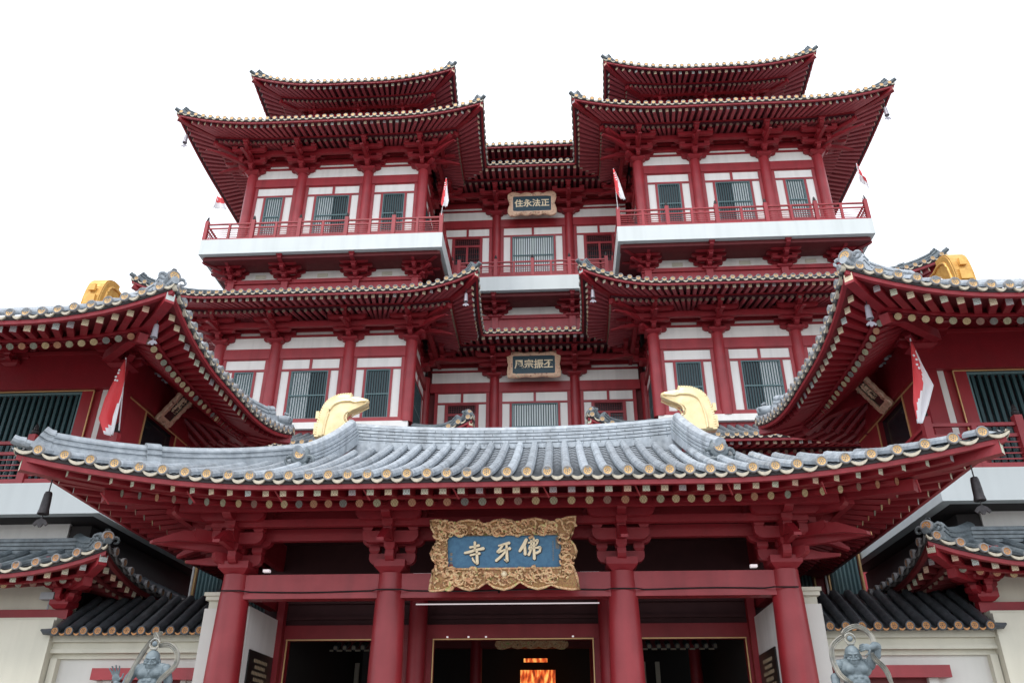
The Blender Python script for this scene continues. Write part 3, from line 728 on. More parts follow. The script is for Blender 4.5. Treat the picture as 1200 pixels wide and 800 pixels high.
def plaque(name, label, c, w_, h_, tilt, rz, iw, ih, nx, nz, amp, flare, fm, bm, kind, thick=.12):
    """board in its own frame: x right, z up, y depth"""
    M = Matrix.Translation(c) @ Matrix.Rotation(rz, 4, 'Z') @ Matrix.Rotation(tilt, 4, 'X')
    T = Thing(name, label, 'plaque', (0, 0, 0)); T.root.matrix_world = M; T.org = Vector((0, 0, 0))
    out = main_outline() if kind == 'main' else scallop(w_, h_, nx, nz, amp, flare); n = len(out); ix, iz = iw/2, ih/2
    b = MB(); V = [(p[0], 0, p[1]) for p in out]+[(p[0], thick, p[1]) for p in out]+[(p[0]*.93, -.035, p[1]*.9) for p in out]
    inn = []
    for p in out:
        sx = ix/max(abs(p[0]), 1e-6); sz = iz/max(abs(p[1]), 1e-6); q = min(sx, sz); inn.append((p[0]*q, p[1]*q))
    V += [(p[0], -.02, p[1]) for p in inn]+[(p[0], .02, p[1]) for p in inn]
    F = [tuple(range(2*n-1, n-1, -1))][:1]
    F += [(i, (i+1) % n, n+(i+1) % n, n+i) for i in range(n)]
    F += [(2*n+i, 2*n+(i+1) % n, (i+1) % n, i) for i in range(n)]
    F += [(3*n+i, 3*n+(i+1) % n, 2*n+(i+1) % n, 2*n+i) for i in range(n)]
    F += [(4*n+i, 4*n+(i+1) % n, 3*n+(i+1) % n, 3*n+i) for i in range(n)]
    b.add(V, F, 0)
    T.part('frame', b, [FBASE if kind == 'main' else fm], 30)
    if kind == 'main':
        rm_ = MB(); rm_.tube([(p[0]*.985, -.02, p[1]*.975) for p in out+out[:1]], .026, 6); rm_.tube([(x, -.03, z) for x, z in ((-ix, -iz), (ix, -iz), (ix, iz), (-ix, iz), (-ix, -iz))], .022, 6); T.part('frame_rim', rm_, [fm], 'all')
    cv = MB(); rg = random.Random(int(abs(c[2])*100))      # carved scrolls over the frame
    for q in range(int(230 if kind == 'main' else 46)):
        i = rg.randrange(n); f = rg.uniform(.15, .85 if kind == 'main' else .6); p = (out[i][0]*(1-f)*.97+inn[i][0]*f, out[i][1]*(1-f)*.95+inn[i][1]*f)
        r0 = rg.uniform(.25, .6)*(h_-ih)/(3.4 if kind == 'main' else 4); a0 = rg.uniform(0, 6.3); pts = []
        for a in np.linspace(0, rg.uniform(3, 5.5), 8): pts.append((p[0]+r0*(1-a*.13)*math.cos(a+a0), -.045-.015*rg.random(), p[1]+r0*(1-a*.13)*math.sin(a+a0)))
        cv.tube(pts, [r0*(.26 if kind == 'main' else .2)*(1-i_*.07) for i_ in range(8)], 5, 0)
    T.part('carving', cv, [fm], 'all', kind='stuff')
    b = MB(); b.box(-ix, ix, .012, .05, -iz, iz); T.part('board', b, [bm])
    if kind == 'main':
        s_ = .0163/15 ; X = lambda px: (px-(592.5-520)*15)*s_; Z = lambda py: -(py-(645-622)*15)*s_
        for g in GLYPHS.values():
            a = MB(); d = MB()
            for pts, ws in g:
                pp = [(X(x), Z(y)) for x, y in pts]
                stroke(a, pp, [w*s_*1.0 for w in ws], -.02, .01); 
                stroke(d, [(x+.006, z-.010) for x, z in pp], [w*s_*1.0+.022 for w in ws], .002, .0115)
            o = T.part('character', a, [LET]); T.part('character_shadow_edge', d, [BLACK], parent=o)
        def small(txt, x, z, sz, m):
            me = text_mesh(txt, sz, .0, .004, True); me.transform(Matrix.Translation((x, .004, z)) @ Matrix.Rotation(math.pi/2, 4, 'X')); me.materials.append(m); T.part('small_lettering', me, None)
        small('新加坡', ix-.065, iz-.17, .085, LET2)
        rg = random.Random(3)
        sm = MB()
        for k in range(9):
            for q in range(2): zz = iz-.12-k*.042; sm.box(ix-.15-.012, ix-.15+.012, .004, .012, zz-.012-q*.016, zz-.006-q*.016)
        for k in range(3):
            zz = -.02-k*.085
            for q in range(3): sm.box(-ix+.045, -ix+.095, .004, .012, zz-q*.02-.004, zz-q*.02+.004)
            sm.box(-ix+.066, -ix+.074, .004, .0125, zz-.05, zz+.012)
        T.part('small_inscription', sm, [LET2])
        b = MB(); b.box(-ix+.035, -ix+.105, .004, .012, -iz+.02, -iz+.09); T.part('red_seal', b, [SEAL])
        b = MB(); b.lathe([(.001, .05), (.03, .045), (.055, .02), (.06, 0)], 12, (0, 0, 0), 0, Matrix.Translation((0, -.04, -iz-.10)) @ Matrix.Rotation(math.pi/2, 4, 'X')); T.part('pearl', b, [LET], 35)
    else:
        me = text_mesh(kind, ih*(.52 if len(kind) > 2 else .30), ih*.010, .012, len(kind) == 2); me.transform(Matrix.Translation((0, .0, 0)) @ Matrix.Rotation(math.pi/2, 4, 'X')); me.materials.append(LET); T.part('lettering', me, None)
    return T

# ------------------------------------------------------------------ setting
g = MB(); g.add([(-1500, -1500, 0), (1500, -1500, 0), (1500, 1500, 0), (-1500, 1500, 0)], [(0, 1, 2, 3)])
solo('ground', g, [GROUND], '', '', kind='structure')

# ------------------------------------------------------------------ wall bay (columns, panels, slatted window)
def bay(T, A, B, zt, wide, lat=False, seed=0, pane=.5, base=-4.0):
    """wall bay between two column centres A and B (x, y); zt = column top"""
    A = Vector((*A, 0)); B = Vector((*B, 0)); t = (B-A); W = t.length; t.normalize()
    M = Matrix((t, t.cross(Vector((0, 0, 1)))*-1, Vector((0, 0, 1)))).transposed().to_4x4(); M.translation = A+Vector((0, 0, zt))
    fr = MB()
    f = lambda *a: fr.box(*a, 0, M)
    f(.0, W, -.10, .06, -.75, -.25)                       # main tie beam
    f(.2, W-.2, -.06, .0, -.78, -.751)
    f(.24, .40, -.05, .05, -3.97, -.752); f(W-.40, W-.24, -.05, .05, -3.97, -.752)
    f(.401, W-.401, -.045, .05, -1.38, -1.28)
    f(.0, W, -.12, .05, -3.96, -3.76)
    f(.401, W-.401, -.044, .05, -.80, -.753)
    f(0, W, -.06, .05, .36, .46); f(0, W, -.09, .05, .62, .92); f(0, W, -.05, .05, 1.06, 1.25)
    xs = (.76, .87); f(xs[0], xs[1], -.04, .05, -3.759, -1.381); f(W-xs[1], W-xs[0], -.04, .05, -3.759, -1.381)
    if wide: f(W/2-.06, W/2+.06, -.042, .05, -1.279, -.801)
    T.part('wall_frame', fr, [RED])
    def panel(x0, x1, z0, z1, m=WHITE): b = MB(); b.box(x0, x1, .0, .05, z0, z1, 0, M); T.part('wall_panel', b, [m])
    if wide: panel(.402, W/2-.061, -1.279, -.802); panel(W/2+.061, W-.402, -1.279, -.802)
    else: panel(.402, W-.402, -1.279, -.802)
    panel(.402, .759, -3.758, -1.382); panel(W-.759, W-.402, -3.758, -1.382)
    panel(.05, W-.05, -.249, .359); panel(.05, W-.05, .461, .619)
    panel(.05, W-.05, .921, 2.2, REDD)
    a, b_ = .871, W-.871
    wf = MB()
    if not lat:
        for q in ((a, a+.05, -3.758, -1.382), (b_-.05, b_, -3.758, -1.382), (a+.05, b_-.05, -1.432, -1.383), (a+.05, b_-.05, -3.757, -3.70), (a+.05, b_-.05, -2.62, -2.57)): wf.box(q[0], q[1], -.02, .05, q[2], q[3], 0, M)
        wo = T.part('window', wf, [TEALL])
        sb = MB(); n = round((b_-a-.1)/.118)
        for i in range(n):
            x = a+.05+(b_-a-.1)*(i+.5)/n; sb.box(x-.024, x+.024, -.012, .012, -3.70, -1.435, 0, M)
        T.part('slats', sb, [TEAL], parent=wo, kind='stuff')
    else:
        for q in ((a, a+.05, -3.758, -1.382), (b_-.05, b_, -3.758, -1.382), (a+.05, b_-.05, -1.432, -1.383), (a+.05, b_-.05, -1.98, -1.86), ((a+b_)/2-.06, (a+b_)/2+.06, -3.757, -1.981), (a+.05, b_-.05, -3.757, -3.1)): wf.box(q[0], q[1], -.02, .05, q[2], q[3], 0, M)
        wo = T.part('window', wf, [RED])
        sb = MB()
        for i in range(12): x = a+.05+(b_-a-.1)*(i+.5)/12; sb.box(x-.010, x+.010, -.01, .02, -3.1, -1.435, 0, M)
        for i in range(4): z = -1.5-i*.1; sb.box(a+.05, b_-.05, -.008, .018, z-.009, z+.009, 0, M)
        for i in range(3): z = -2.1-i*.33; sb.box(a+.05, b_-.05, -.008, .018, z-.009, z+.009, 0, M)
        T.part('lattice', sb, [REDD], parent=wo, kind='stuff')
    p = MB(); xm = a+(b_-a)*pane
    V = [(a, .052, -3.757), (xm, .052, -3.757), (xm, .052, -1.384), (a, .052, -1.384), (b_, .052, -3.757), (b_, .052, -1.384)]
    p.add([(x, y, z) for x, y, z in V[:4]], [(0, 1, 2, 3)], 1 if seed % 2 == 0 else 0, M); p.add([V[1], V[4], V[5], V[2]], [(0, 1, 2, 3)], 0 if seed % 2 == 0 else 1, M)
    T.part('pane', p, [GLASS, PALEP], parent=wo)
def column(T, x, y, z0, z1, r=.27, taper=1.0, name='column', m=RED):
    b = MB(); h = z1-z0; b.lathe([(r, 0), (r*(1+(taper-1)*.3), h*.5), (r*taper, h*.92), (r*taper*.96, h)], 24, (x, y, z0)); return T.part(name, b, [m], 40)
def railing(T, A, B, z, nb, start=True, fin=2, H=1.0):
    """balustrade of nb spans; every fin-th post carries a finial"""
    A = Vector((*A, z)); B = Vector((*B, z)); t = (B-A); L = t.length; t.normalize(); n = t.cross(Vector((0, 0, 1)))
    M = Matrix((t, n, Vector((0, 0, 1)))).transposed().to_4x4(); M.translation = A
    for i in range(0 if start else 1, nb+1):
        x = L*i/nb; big = i % fin == 0; w_ = .085 if big else .055
        b = MB(); b.box(x-w_, x+w_, -w_, w_, .0, (1.12 if big else .93)*H, 0, M)
        if big: b.lathe([(.05, 0), (.085, .05), (.08, .10), (.05, .13), (.06, .16), (.035, .24), (.002, .29)], 8, (0, 0, 0), 1, M @ Matrix.Translation((x, 0, 1.12*H)) @ Matrix.Diagonal((1, 1, 1, 1)))
        T.part('railing_post', b, [RED, IRON])
    for zc, hh, dd in ((.94, .035, .04), (.70, .035, .03), (.055, .055, .05)):
        b = MB(); b.box(0, L, -dd, dd, (zc-hh)*H, (zc+hh)*H, 0, M); T.part('handrail' if zc > .9 else 'rail', b, [RED])
    b = MB()
    for zc in (.20, .32, .44, .56): b.box(0, L, -.012, .012, (zc-.013)*H, (zc+.013)*H, 0, M)
    T.part('rail_bars', b, [RED], kind='stuff')
BR = lambda: bracket_mesh('bracket', [REDW], tiers=3)
BRC = lambda: bracket_mesh('bracket_corner', [REDW], tiers=3, corner=True)
BRB = lambda: bracket_mesh('bracket_low', [REDW], tiers=3, step=.34, lat=.36, beak=False)
BRBC = lambda: bracket_mesh('bracket_low_corner', [REDW], tiers=3, step=.34, lat=.36, beak=False, corner=True)

# ------------------------------------------------------------------ towers (built on the right, mirrored to the left)
YF = 32.66; YC = 36.7; XC = [5.5, 8.35, 11.8, 14.44]
def tower():
    T = Thing('pagoda_tower', 'right hand red pagoda tower with stacked upturned eaves and a white slab balcony', 'tower', (9.97, YF, 0), 'matching red towers either side of the central hall')
    b = MB(); b.box(5.64, 14.30, YF+.16, 44, 0, 32.5); T.part('core_wall', b, [REDD])
    for zt in (19.0, 28.93):
        for i, x in enumerate(XC): column(T, x, YF, zt-4.0, zt)
        column(T, 5.5, YC, zt-4.0, zt)
        for i in range(3): bay(T, (XC[i], YF), (XC[i+1], YF), zt, i == 1, seed=(1, 1, 0)[i], pane=(.5 if i == 1 else 1.0))
        bay(T, (5.5, YC), (5.5, YF), zt, True, seed=1, pane=1); bz = .98 if zt > 20 else .88; pz = (30.33 if zt > 20 else 20.12)-.62
        for i, x in enumerate(XC[1:3]): T.piece('bracket_set', BR(), place(x, YF-.02, zt-.02, 1.42, 0, 1, bz))
        T.piece('bracket_set', BRC(), place(XC[0], YF-.02, zt-.02, 1.42, 0, -1, bz)); T.piece('bracket_set', BRC(), place(XC[3], YF-.02, zt-.02, 1.42, 0, 1, bz))
        T.piece('bracket_set', BR(), place(5.5, 35.6, zt-.02, 1.42, -math.pi/2, 1, bz))
        b = MB(); b.box(4.7, 15.2, YF-.80, YF-.62, pz, pz+.28); b.box(4.7, 4.88, YF-.619, YC, pz, pz+.28); b.box(15.02, 15.2, YF-.619, YC, pz, pz+.28)
        T.part('eave_purlin', b, [REDW])
    kinds = {'front': ('hip', 'hip'), 'left': ('valley', 'hip'), 'right': ('hip', 'open')}
    # upper main eave, lower main eave, ground-floor eave, attic eave
    r = Roof(T, (2.30, 17.55, 29.90, 33.85), 30.33, .62, .15, 4.6, .40, .02, 5.4, 2.75, k=1.12, dR=1.25, sp=.36).far()
    r.y1 = 33.85; r.build({'front': ('hip', 'hip')}, row_n=2, detail=False)
    r2 = Roof(T, (2.30, 17.55, 29.90, 33.85), 30.33, .62, .15, 4.6, .40, .02, 5.4, 2.75, k=1.12, dR=1.25, sp=.36).far()
    r2.kinds = {'front': ('hip', 'hip')}; r2.build({'left': ('valley', 'hip')}, row_n=2, ridge=False, detail=False)
    r3 = Roof(T, (2.30, 17.55, 29.90, 40), 30.33, .62, .15, 4.6, .40, .02, 5.4, 2.75, k=1.12, dR=1.25, sp=.36).far()
    r3.build({'right': ('hip', 'open')}, row_n=2, detail=False)
    for (z0, H, y0, x0, dt) in ((20.12, .88, 29.72, 2.30, 3.0), (13.1, 1.0, 29.85, 2.38, 2.9)):
        q = dict(k=1.12, dR=1.15, sp=.36)
        r = Roof(T, (x0, 17.55, y0, 33.85), z0, H, .15, 3.6, .45, .02, dt, 2.7, **q).far(); r.build({'front': ('hip', 'hip')}, row_n=3)
        r = Roof(T, (x0, 17.55, y0, 33.85), z0, H, .15, 3.6, .45, .02, dt, 2.7, **q).far(); r.build({'left': ('valley', 'hip')}, row_n=2, ridge=False, detail=False)
        r = Roof(T, (x0, 17.55, y0, 40), z0, H, .15, 3.6, .45, .02, dt, 2.7, **q).far(); r.build({'right': ('hip', 'open')}, row_n=2, detail=False)
    q = dict(k=1.15, dR=1.1, sp=.38)
    r = Roof(T, (4.2, 15.5, 32.55, 42), 35.5, .72, .12, 4.5, .5, .02, 4.6, 2.2, **q).far(); r.build({'front': ('hip', 'hip'), 'left': ('open', 'hip'), 'right': ('hip', 'open')}, row_n=2, detail=False)
    b = MB(); b.box(6.5, 13.2, 34.85, 42, 32.4, 36.3); T.part('attic_wall', b, [REDD])
    b = MB(); b.box(6.2, 13.5, 34.4, 34.6, 35.28, 35.52); b.box(6.2, 6.4, 34.601, 41, 35.27, 35.51); b.box(13.3, 13.5, 34.601, 41, 35.27, 35.51); b.box(6.45, 13.25, 34.7, 34.84, 34.75, 35.05)
    T.part('attic_beam', b, [RED])
    for x in (7.3, 9.85, 12.4):
        b = MB(); b.box(x-.13, x+.13, 34.62, 34.848, 33, 35.27); T.part('attic_post', b, [RED]); T.piece('bracket_set', BRB(), place(x, 34.75, 34.72, .9, 0, 1, .8))
    # base walls
    b = MB(); b.box(5.5, 14.5, YF+.0, YF+.11, 0, 15.0); T.part('base_wall', b, [RED])
    b = MB(); b.box(5.4, 14.6, YF-.22, YF-.01, 14.72, 15.02); T.part('base_ledge', b, [WHITE])
    # balcony storey below the white slab
    b = MB(); b.box(5.2, 14.75, YF-.25, YF+.0, 22.22, 22.42); b.box(5.2, 14.75, YF-.2, YF+.0, 21.3, 22.0); b.box(5.22, 14.73, YF-.16, YF, 22.0, 22.22)
    b.box(5.25, 5.5, YF, YC, 21.3, 22.4)
    T.part('waist_beam', b, [RED])
    for i in range(3):
        b = MB(); b.box(XC[i]+.1, XC[i+1]-.1, YF-.02, YF+.1, 22.42, 23.3); o = T.part('wall_panel', b, [WHITE])
        b = MB(); b.box((XC[i]+XC[i+1])/2-.25, (XC[i]+XC[i+1])/2+.25, YF-.05, YF-.021, 22.62, 22.82); T.part('vent', b, [CREAM])
    for x in XC: b = MB(); b.box(x-.16, x+.16, YF-.3, YF, 21.6, 22.45); T.part('waist_post', b, [RED])
    for x in XC[1:3]: T.piece('balcony_bracket', BRB(), place(x, YF-.05, 22.24, 1.3, 0, 1, .72))
    T.piece('balcony_bracket', BRBC(), place(XC[0], YF-.05, 22.24, 1.08, 0, -1, .72)); T.piece('balcony_bracket', BRBC(), place(XC[3], YF-.05, 22.24, 1.08, 0, 1, .72))
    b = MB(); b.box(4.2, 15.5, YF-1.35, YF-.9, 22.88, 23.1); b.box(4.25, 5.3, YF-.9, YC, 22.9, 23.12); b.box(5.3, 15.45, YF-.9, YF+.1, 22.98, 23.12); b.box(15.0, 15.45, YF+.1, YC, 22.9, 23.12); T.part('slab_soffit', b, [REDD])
    b = MB(); b.box(4.07, 15.65, 31.03, 31.28, 23.07, 23.89); T.part('balcony_slab', b, [BAND])
    b = MB(); b.box(4.07, 4.32, 31.281, 35.3, 23.07, 23.889); T.part('balcony_slab', b, [BAND])
    b = MB(); b.box(15.40, 15.65, 31.281, 38, 23.07, 23.889); T.part('balcony_slab', b, [BAND])
    b = MB(); b.box(4.33, 15.39, 31.281, 38, 23.70, 23.86); T.part('balcony_floor', b, [CREAM])
    railing(T, (4.17, 31.13), (15.55, 31.13), 23.89, 10)
    railing(T, (4.17, 35.2), (4.17, 31.13), 23.89, 3, fin=9); railing(T, (15.55, 31.13), (15.55, 36), 23.89, 4, start=False)
    return T
tw = tower(); mirror_copy(tw.root, 'left hand red pagoda tower with stacked upturned eaves, nearest the left edge flag')

# ------------------------------------------------------------------ central hall
def hall():
    T = Thing('central_hall', 'recessed red and white hall front between the two pagoda towers', 'hall', (0, YC, 0))
    b = MB(); b.box(-5.4, 5.4, YC+.16, 44, 0, 31.9); T.part('core_wall', b, [REDD])
    for zt in (18.93, 28.86):
        for x in (-2, 2): column(T, x, YC, zt-4.2, zt, .25)
        bay(T, (-2, YC), (2, YC), zt, True, seed=0, pane=1)
        bay(T, (-5.2, YC), (-2, YC), zt, True, lat=True, seed=1, pane=1); bay(T, (2, YC), (5.2, YC), zt, True, lat=True, seed=1, pane=1)
        bz = .98 if zt > 20 else .88
        for x in (-2, 2): T.piece('bracket_set', BR(), place(x, YC-.02, zt-.02, 1.42, 0, 1, bz))
        pz = (30.33 if zt > 20 else 20.12)-.62
        b = MB(); b.box(-4.7, 4.7, YC-.80, YC-.62, pz, pz+.28); T.part('eave_purlin', b, [REDW])
    for z0 in (30.33, 20.12):
        r = Roof(T, (-2.30, 2.30, 33.85, 40), z0, 0, 0, 3, .42, .02, 2.9, 2.75, k=1.12, dR=1.2, sp=.36).far(); r.build({'front': ('valley', 'valley')}, row_n=3)
    r = Roof(T, (-6, 6, 36.7, 44), 34.15, 0, 0, 3, .5, .02, 4.2, 4.0, k=1.15, dR=1.1, sp=.38).far(); r.build({'front': ('open', 'open')}, row_n=2, detail=False)
    b = MB(); b.box(-6, 6, 40.6, 44, 31, 35.6); T.part('attic_wall', b, [REDD])
    b = MB(); b.box(-5.3, 5.3, YC-.25, YC, 22.22, 22.42); b.box(-5.3, 5.3, YC-.2, YC, 21.4, 22.0); b.box(-5.3, 5.3, YC-.16, YC, 22.0, 22.22); T.part('waist_beam', b, [RED])
    for x in (-2, 2): b = MB(); b.box(x-.16, x+.16, YC-.3, YC, 21.6, 22.45); T.part('waist_post', b, [RED]); T.piece('balcony_bracket', BRB(), place(x, YC-.05, 22.24, 1.3, 0, 1, .72))
    for x0, x1 in ((-5.2, -2.1), (-1.9, 1.9), (2.1, 5.2)): b = MB(); b.box(x0, x1, YC-.02, YC+.1, 22.42, 23.3); T.part('wall_panel', b, [WHITE])
    b = MB(); b.box(-4.06, 4.06, YC-1.35, YC-.9, 22.88, 23.1); b.box(-4.06, 4.06, YC-.9, YC, 22.98, 23.12); T.part('slab_soffit', b, [REDD])
    b = MB(); b.box(-4.06, 4.06, 35.04, 35.29, 23.07, 23.888); T.part('balcony_slab', b, [BAND])
    b = MB(); b.box(-4.06, 4.06, 35.291, YC, 23.70, 23.86); T.part('balcony_floor', b, [CREAM])
    railing(T, (-3.8, 35.16), (3.8, 35.16), 23.89, 8)
    b = MB(); b.box(-5.2, 5.2, YC, YC+.11, 0, 15.0); T.part('base_wall', b, [RED])
hall()
plaque('name_plaque', 'teal name board in a pale wavy frame under the upper eave, first character 住', (0, 35.75, 29.0), 2.62, 1.42, R_(8), 0, 2.08, .92, 4, 2, .09, .09, FRAME2, DTEAL, '住永法正')
plaque('name_plaque', 'teal name board in a pale frame under the lower hall eave, first character 風', (0, 35.75, 19.2), 2.62, 1.32, R_(8), 0, 2.08, .92, 3, 2, .05, .04, FRAME2, DTEAL, '風宗振丕')

# ------------------------------------------------------------------ gate hall
def gate():
    T = Thing('gate_hall', 'entrance gate hall with red columns under a broad grey tiled upturned roof', 'gate', (0, 16.12, 0))
    YG = 16.12
    for x in (-5.35, -2.25, 2.25, 5.35):
        b = MB(); b.lathe([(.42, 0), (.42, .12), (.33, .16), (.335, 1.8), (.315, 3.4), (.285, 4.5), (.262, 4.86), (.262, 5.0)], 40, (x, YG, 0)); T.part('column', b, [RED], 40)
    b = MB()
    for x0, x1 in ((-5.35, -2.25), (-2.25, 2.25), (2.25, 5.35)):
        b = MB(); b.box(x0+.2, x1-.2, YG-.13, YG+.13, 4.72, 4.995); b.box(x0+.2, x1-.2, YG-.145, YG+.14, 4.60, 4.718); b.box(x0+.2, x1-.2, YG-.16, YG+.15, 4.53, 4.598); T.part('tie_beam', b, [RED])
    for y, z0, z1, xl in ((YG-1.08, 6.0, 6.16, 6.25), (YG-.55, 5.82, 5.96, 5.8), (YG-.05, 5.66, 5.9, 5.75), (YG-.05, 5.95, 6.25, 5.75)):
        b = MB(); b.box(-xl, xl, y-.07, y+.07, z0, z1); T.part('purlin', b, [REDW])
    for sx in (-1, 1):
        b = MB(); b.box(sx*5.35-.07, sx*5.35+.07, YG+.1, 21.2, 5.62, 6.2); b.box(sx*6.5-.07, sx*6.5+.07, YG-1.0, 22, 6.0, 6.16); b.box(sx*5.9-.07, sx*5.9+.07, YG-.5, 22, 5.8, 5.96); T.part('purlin', b, [REDW])
        b = MB(); b.box(sx*5.35-.1, sx*5.35+.1, YG+.2, 18.5, 4.72, 5.0); T.part('side_beam', b, [REDW])
    def bset(x, corner, mx):
        M = place(x, YG-.02, 4.99, 1.0, 0, mx, 1.12)
        e = bpy.data.objects.new('bracket_set', None); COL.objects.link(e); e.parent = T.root; e.matrix_basis = Matrix.Translation(-T.org) @ M; e.empty_display_size = .2
        for i, (nm, mb) in enumerate(bracket_prims(tiers=3, step=.34, h=.2, bh=.13, w_=.16, base=.30, lat=.46, corner=corner)):
            o = bpy.data.objects.new(nm, shared('gb%d%d' % (corner, i), mb, [REDW])); COL.objects.link(o); o.parent = e
    bset(-2.25, False, 1); bset(2.25, False, 1); bset(-5.35, True, -1); bset(5.35, True, 1)
    for sx in (-1, 1):       # long corner beaks
        for (tx, ty, tz, bx, by, bz, wd) in ((6.81, 15.27, 5.40, 5.55, 15.95, 5.50, .12), (6.45, 16.10, 5.28, 5.50, 16.14, 5.30, .10), (5.40, 15.0, 5.40, 5.36, 15.9, 5.50, .11)):
            b = MB(); p0 = Vector((sx*bx, by, bz)); p1 = Vector((sx*tx, ty, tz)); dv = (p1-p0); L = dv.length; d = Vector((dv.x, dv.y, 0)).normalized(); sd_ = Vector((-d.y, d.x, 0))
            M = Matrix((d, sd_, Vector((0, 0, 1)))).transposed().to_4x4(); M.translation = p0
            b.prism([(0, -.10), (L*.5, -.085), (L*.8, -.06), (L, -.04), (L, .012), (L*.82, .02), (L*.6, .05), (L*.4, .10), (0, .15)], -wd/2, wd/2, 'y', 0, M); T.part('corner_beak', b, [REDW])
            tp = MB(); tp.box(L, L+.006, -wd*.4, wd*.4, -.04, .015, 0, M); T.part('beak_tip', tp, [GLINE])
    for x in np.arange(-7.2, 7.3, 1.6):
        b = MB(); b.tube([(x, 13.80, 6.02), (x+.10, 13.98, 5.86)], .016, 5); T.part('eave_pin', b, [RED])
    # roof
    G = Roof(T, (-7.9, 7.9, 13.6, 23.6), 6.2, .52, .75, 4.2, .38, .0208, 5.0, 2.55, sp=.352, k=1.0, sl2=.34, Fy=.45, indiv=('front',), dR=.85)
    G.tip = 'plain'; G.dmax['front'] = lambda u: 5.0 if 3.6 < u < 15.8-3.6 else 3.601
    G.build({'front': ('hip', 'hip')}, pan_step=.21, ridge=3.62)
    G2 = Roof(T, (-7.9, 7.9, 13.6, 23.6), 6.2, .52, .75, 4.2, .38, .0208, 3.95, 2.55, sp=.352, k=1.0, sl2=.34, Fy=.45, indiv=(), dR=.85)
    G2.Dt = 3.7; G2.build({'right': ('hip', 'hip'), 'left': ('hip', 'hip')}, row_n=4, ridge=False)
    G3 = Roof(T, (-7.9, 7.9, 13.6, 23.6), 6.2, .52, .75, 4.2, .38, .0208, 5.0, 2.55, sp=.352, k=1.0, sl2=.34, Fy=.45, dR=.85)
    G3.dmax['back'] = G.dmax['front']; G3.build({'back': ('hip', 'hip')}, row_n=3, ridge=False, detail=False)
    rb = MB(); w3 = .17
    prof = [(-w3, -.5)]
    for i in range(5): z = -.06+i*.085; prof += [(-w3, z), (-w3, z+.06), (-w3+.035, z+.065), (-w3+.035, z+.082)]
    prof += [(-w3+.02, .36), (-.12, .43), (-.06, .47), (0, .48)]
    prof = prof+[(-x, z) for x, z in prof[-2::-1]]
    pts = [(x, 18.6, 8.56+.19*(abs(x)/4)**2.2) for x in np.linspace(-4.0, 4.0, 25)]
    rb.sweep(pts, prof[::-1]); T.part('main_ridge', rb, [TILE], 30, parent=G.o_roof)
    jb = MB()
    for x in np.arange(-3.9, 3.95, .4):
        zc = 8.56+.19*(abs(x)/4)**2.2
        for i in range(5): jb.box(x+(.2 if i % 2 else 0)-.006, x+(.2 if i % 2 else 0)+.006, 18.6-w3-.004, 18.6-w3+.02, zc-.05+i*.085, zc-.01+i*.085)
    T.part('ridge_joints', jb, [TILED], parent=G.o_roof, kind='stuff')
    for sx in (-1, 1):
        ridge_beast(T, G.o_roof, (sx*4.42, 18.55, 8.80), (-sx, 0, 0), .28)
        db = MB(); pr = [(-.14, -.15)]
        for i in range(4): z = -.02+i*.075; pr += [(-.14, z), (-.14, z+.052), (-.11, z+.056), (-.11, z+.072)]
        pr += [(-.12, .30), (-.11, .37), (-.05, .42), (0, .43)]; pr = pr+[(-x, z) for x, z in pr[-2::-1]]
        path = []
        for t in np.linspace(0, 1, 14):
            y = 18.5-t*2.35; x = sx*(3.92+.48*t); d = y-13.6; path.append((x, y, 6.2+G.surf(d)+.0+.30*(1-t)**2))
        db.sweep(path, pr[::-1]); T.part('descending_ridge', db, [TILE], 30, parent=G.o_roof)
        e = Vector(path[-1])+Vector((0, -.02, .18)); kb = MB()     # beast mask with side curls
        kb.lathe([(.05, -.12), (.19, -.10), (.215, 0), (.19, .06), (.15, .08)], 14, (0, 0, 0), 0, Matrix.Translation(e) @ Matrix.Rotation(math.pi/2, 4, 'X') @ Matrix.Diagonal((1, 1, 1, 1)))
        for q in (-1, 1):
            kb.tube([e+Vector((q*(.20+.10*math.cos(a)), -.03, -.10+.10*math.sin(a))) for a in np.linspace(2.6, -2.6, 10)], [.05*(1-.05*i) for i in range(10)], 7)
            kb.tube([e+Vector((q*.30, -.02, -.19)), e+Vector((q*.12, -.05, -.22)), e+Vector((0, -.05, -.20))], [.03, .05, .05], 7)
        kb.prism([(e.x-.2, e.z), (e.x-.15, e.z+.19), (e.x, e.z+.27), (e.x+.15, e.z+.19), (e.x+.2, e.z)], e.y-.02, e.y+.16)
        T.part('ridge_mask', kb, [TILE2], 40, parent=G.o_roof)
        M = Matrix.Translation(e+Vector((0, -.10, .03))) @ Matrix.Diagonal((.125, .14, .125, 1)); T.piece('ridge_end_disc', shared('eave_tile_enda', U_DISC, [RIM, GOLDF], 35), M, G.o_roof)
        gb = MB(); gb.prism([(17.35, 7.7), (18.6, 8.7), (19.85, 7.7)], sx*4.05-.04, sx*4.05+.04, 'x'); T.part('gable_board', gb, [RED])
    # porch: ceiling, back wall, side walls
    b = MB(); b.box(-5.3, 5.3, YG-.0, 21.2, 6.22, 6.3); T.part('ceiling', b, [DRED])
    b = MB(); b.box(-5.6, 5.6, 18.62, 18.82, 4.42, 6.4)
    b.box(-5.6, 5.6, 18.55, 18.619, 4.55, 4.62); b.box(-5.6, 5.6, 18.50, 18.619, 4.88, 5.05)
    T.part('upper_wall', b, [DRED])
    b = MB(); b.box(-5.6, 5.6, 18.5, 18.8, 4.12, 4.419); T.part('door_lintel', b, [REDW])
    for x0, x1 in ((-5.6, -4.98), (-2.62, -1.74), (1.74, 2.62), (4.98, 5.6)): b = MB(); b.box(x0, x1, 18.52, 18.79, 0, 4.119); T.part('door_jamb', b, [REDW])
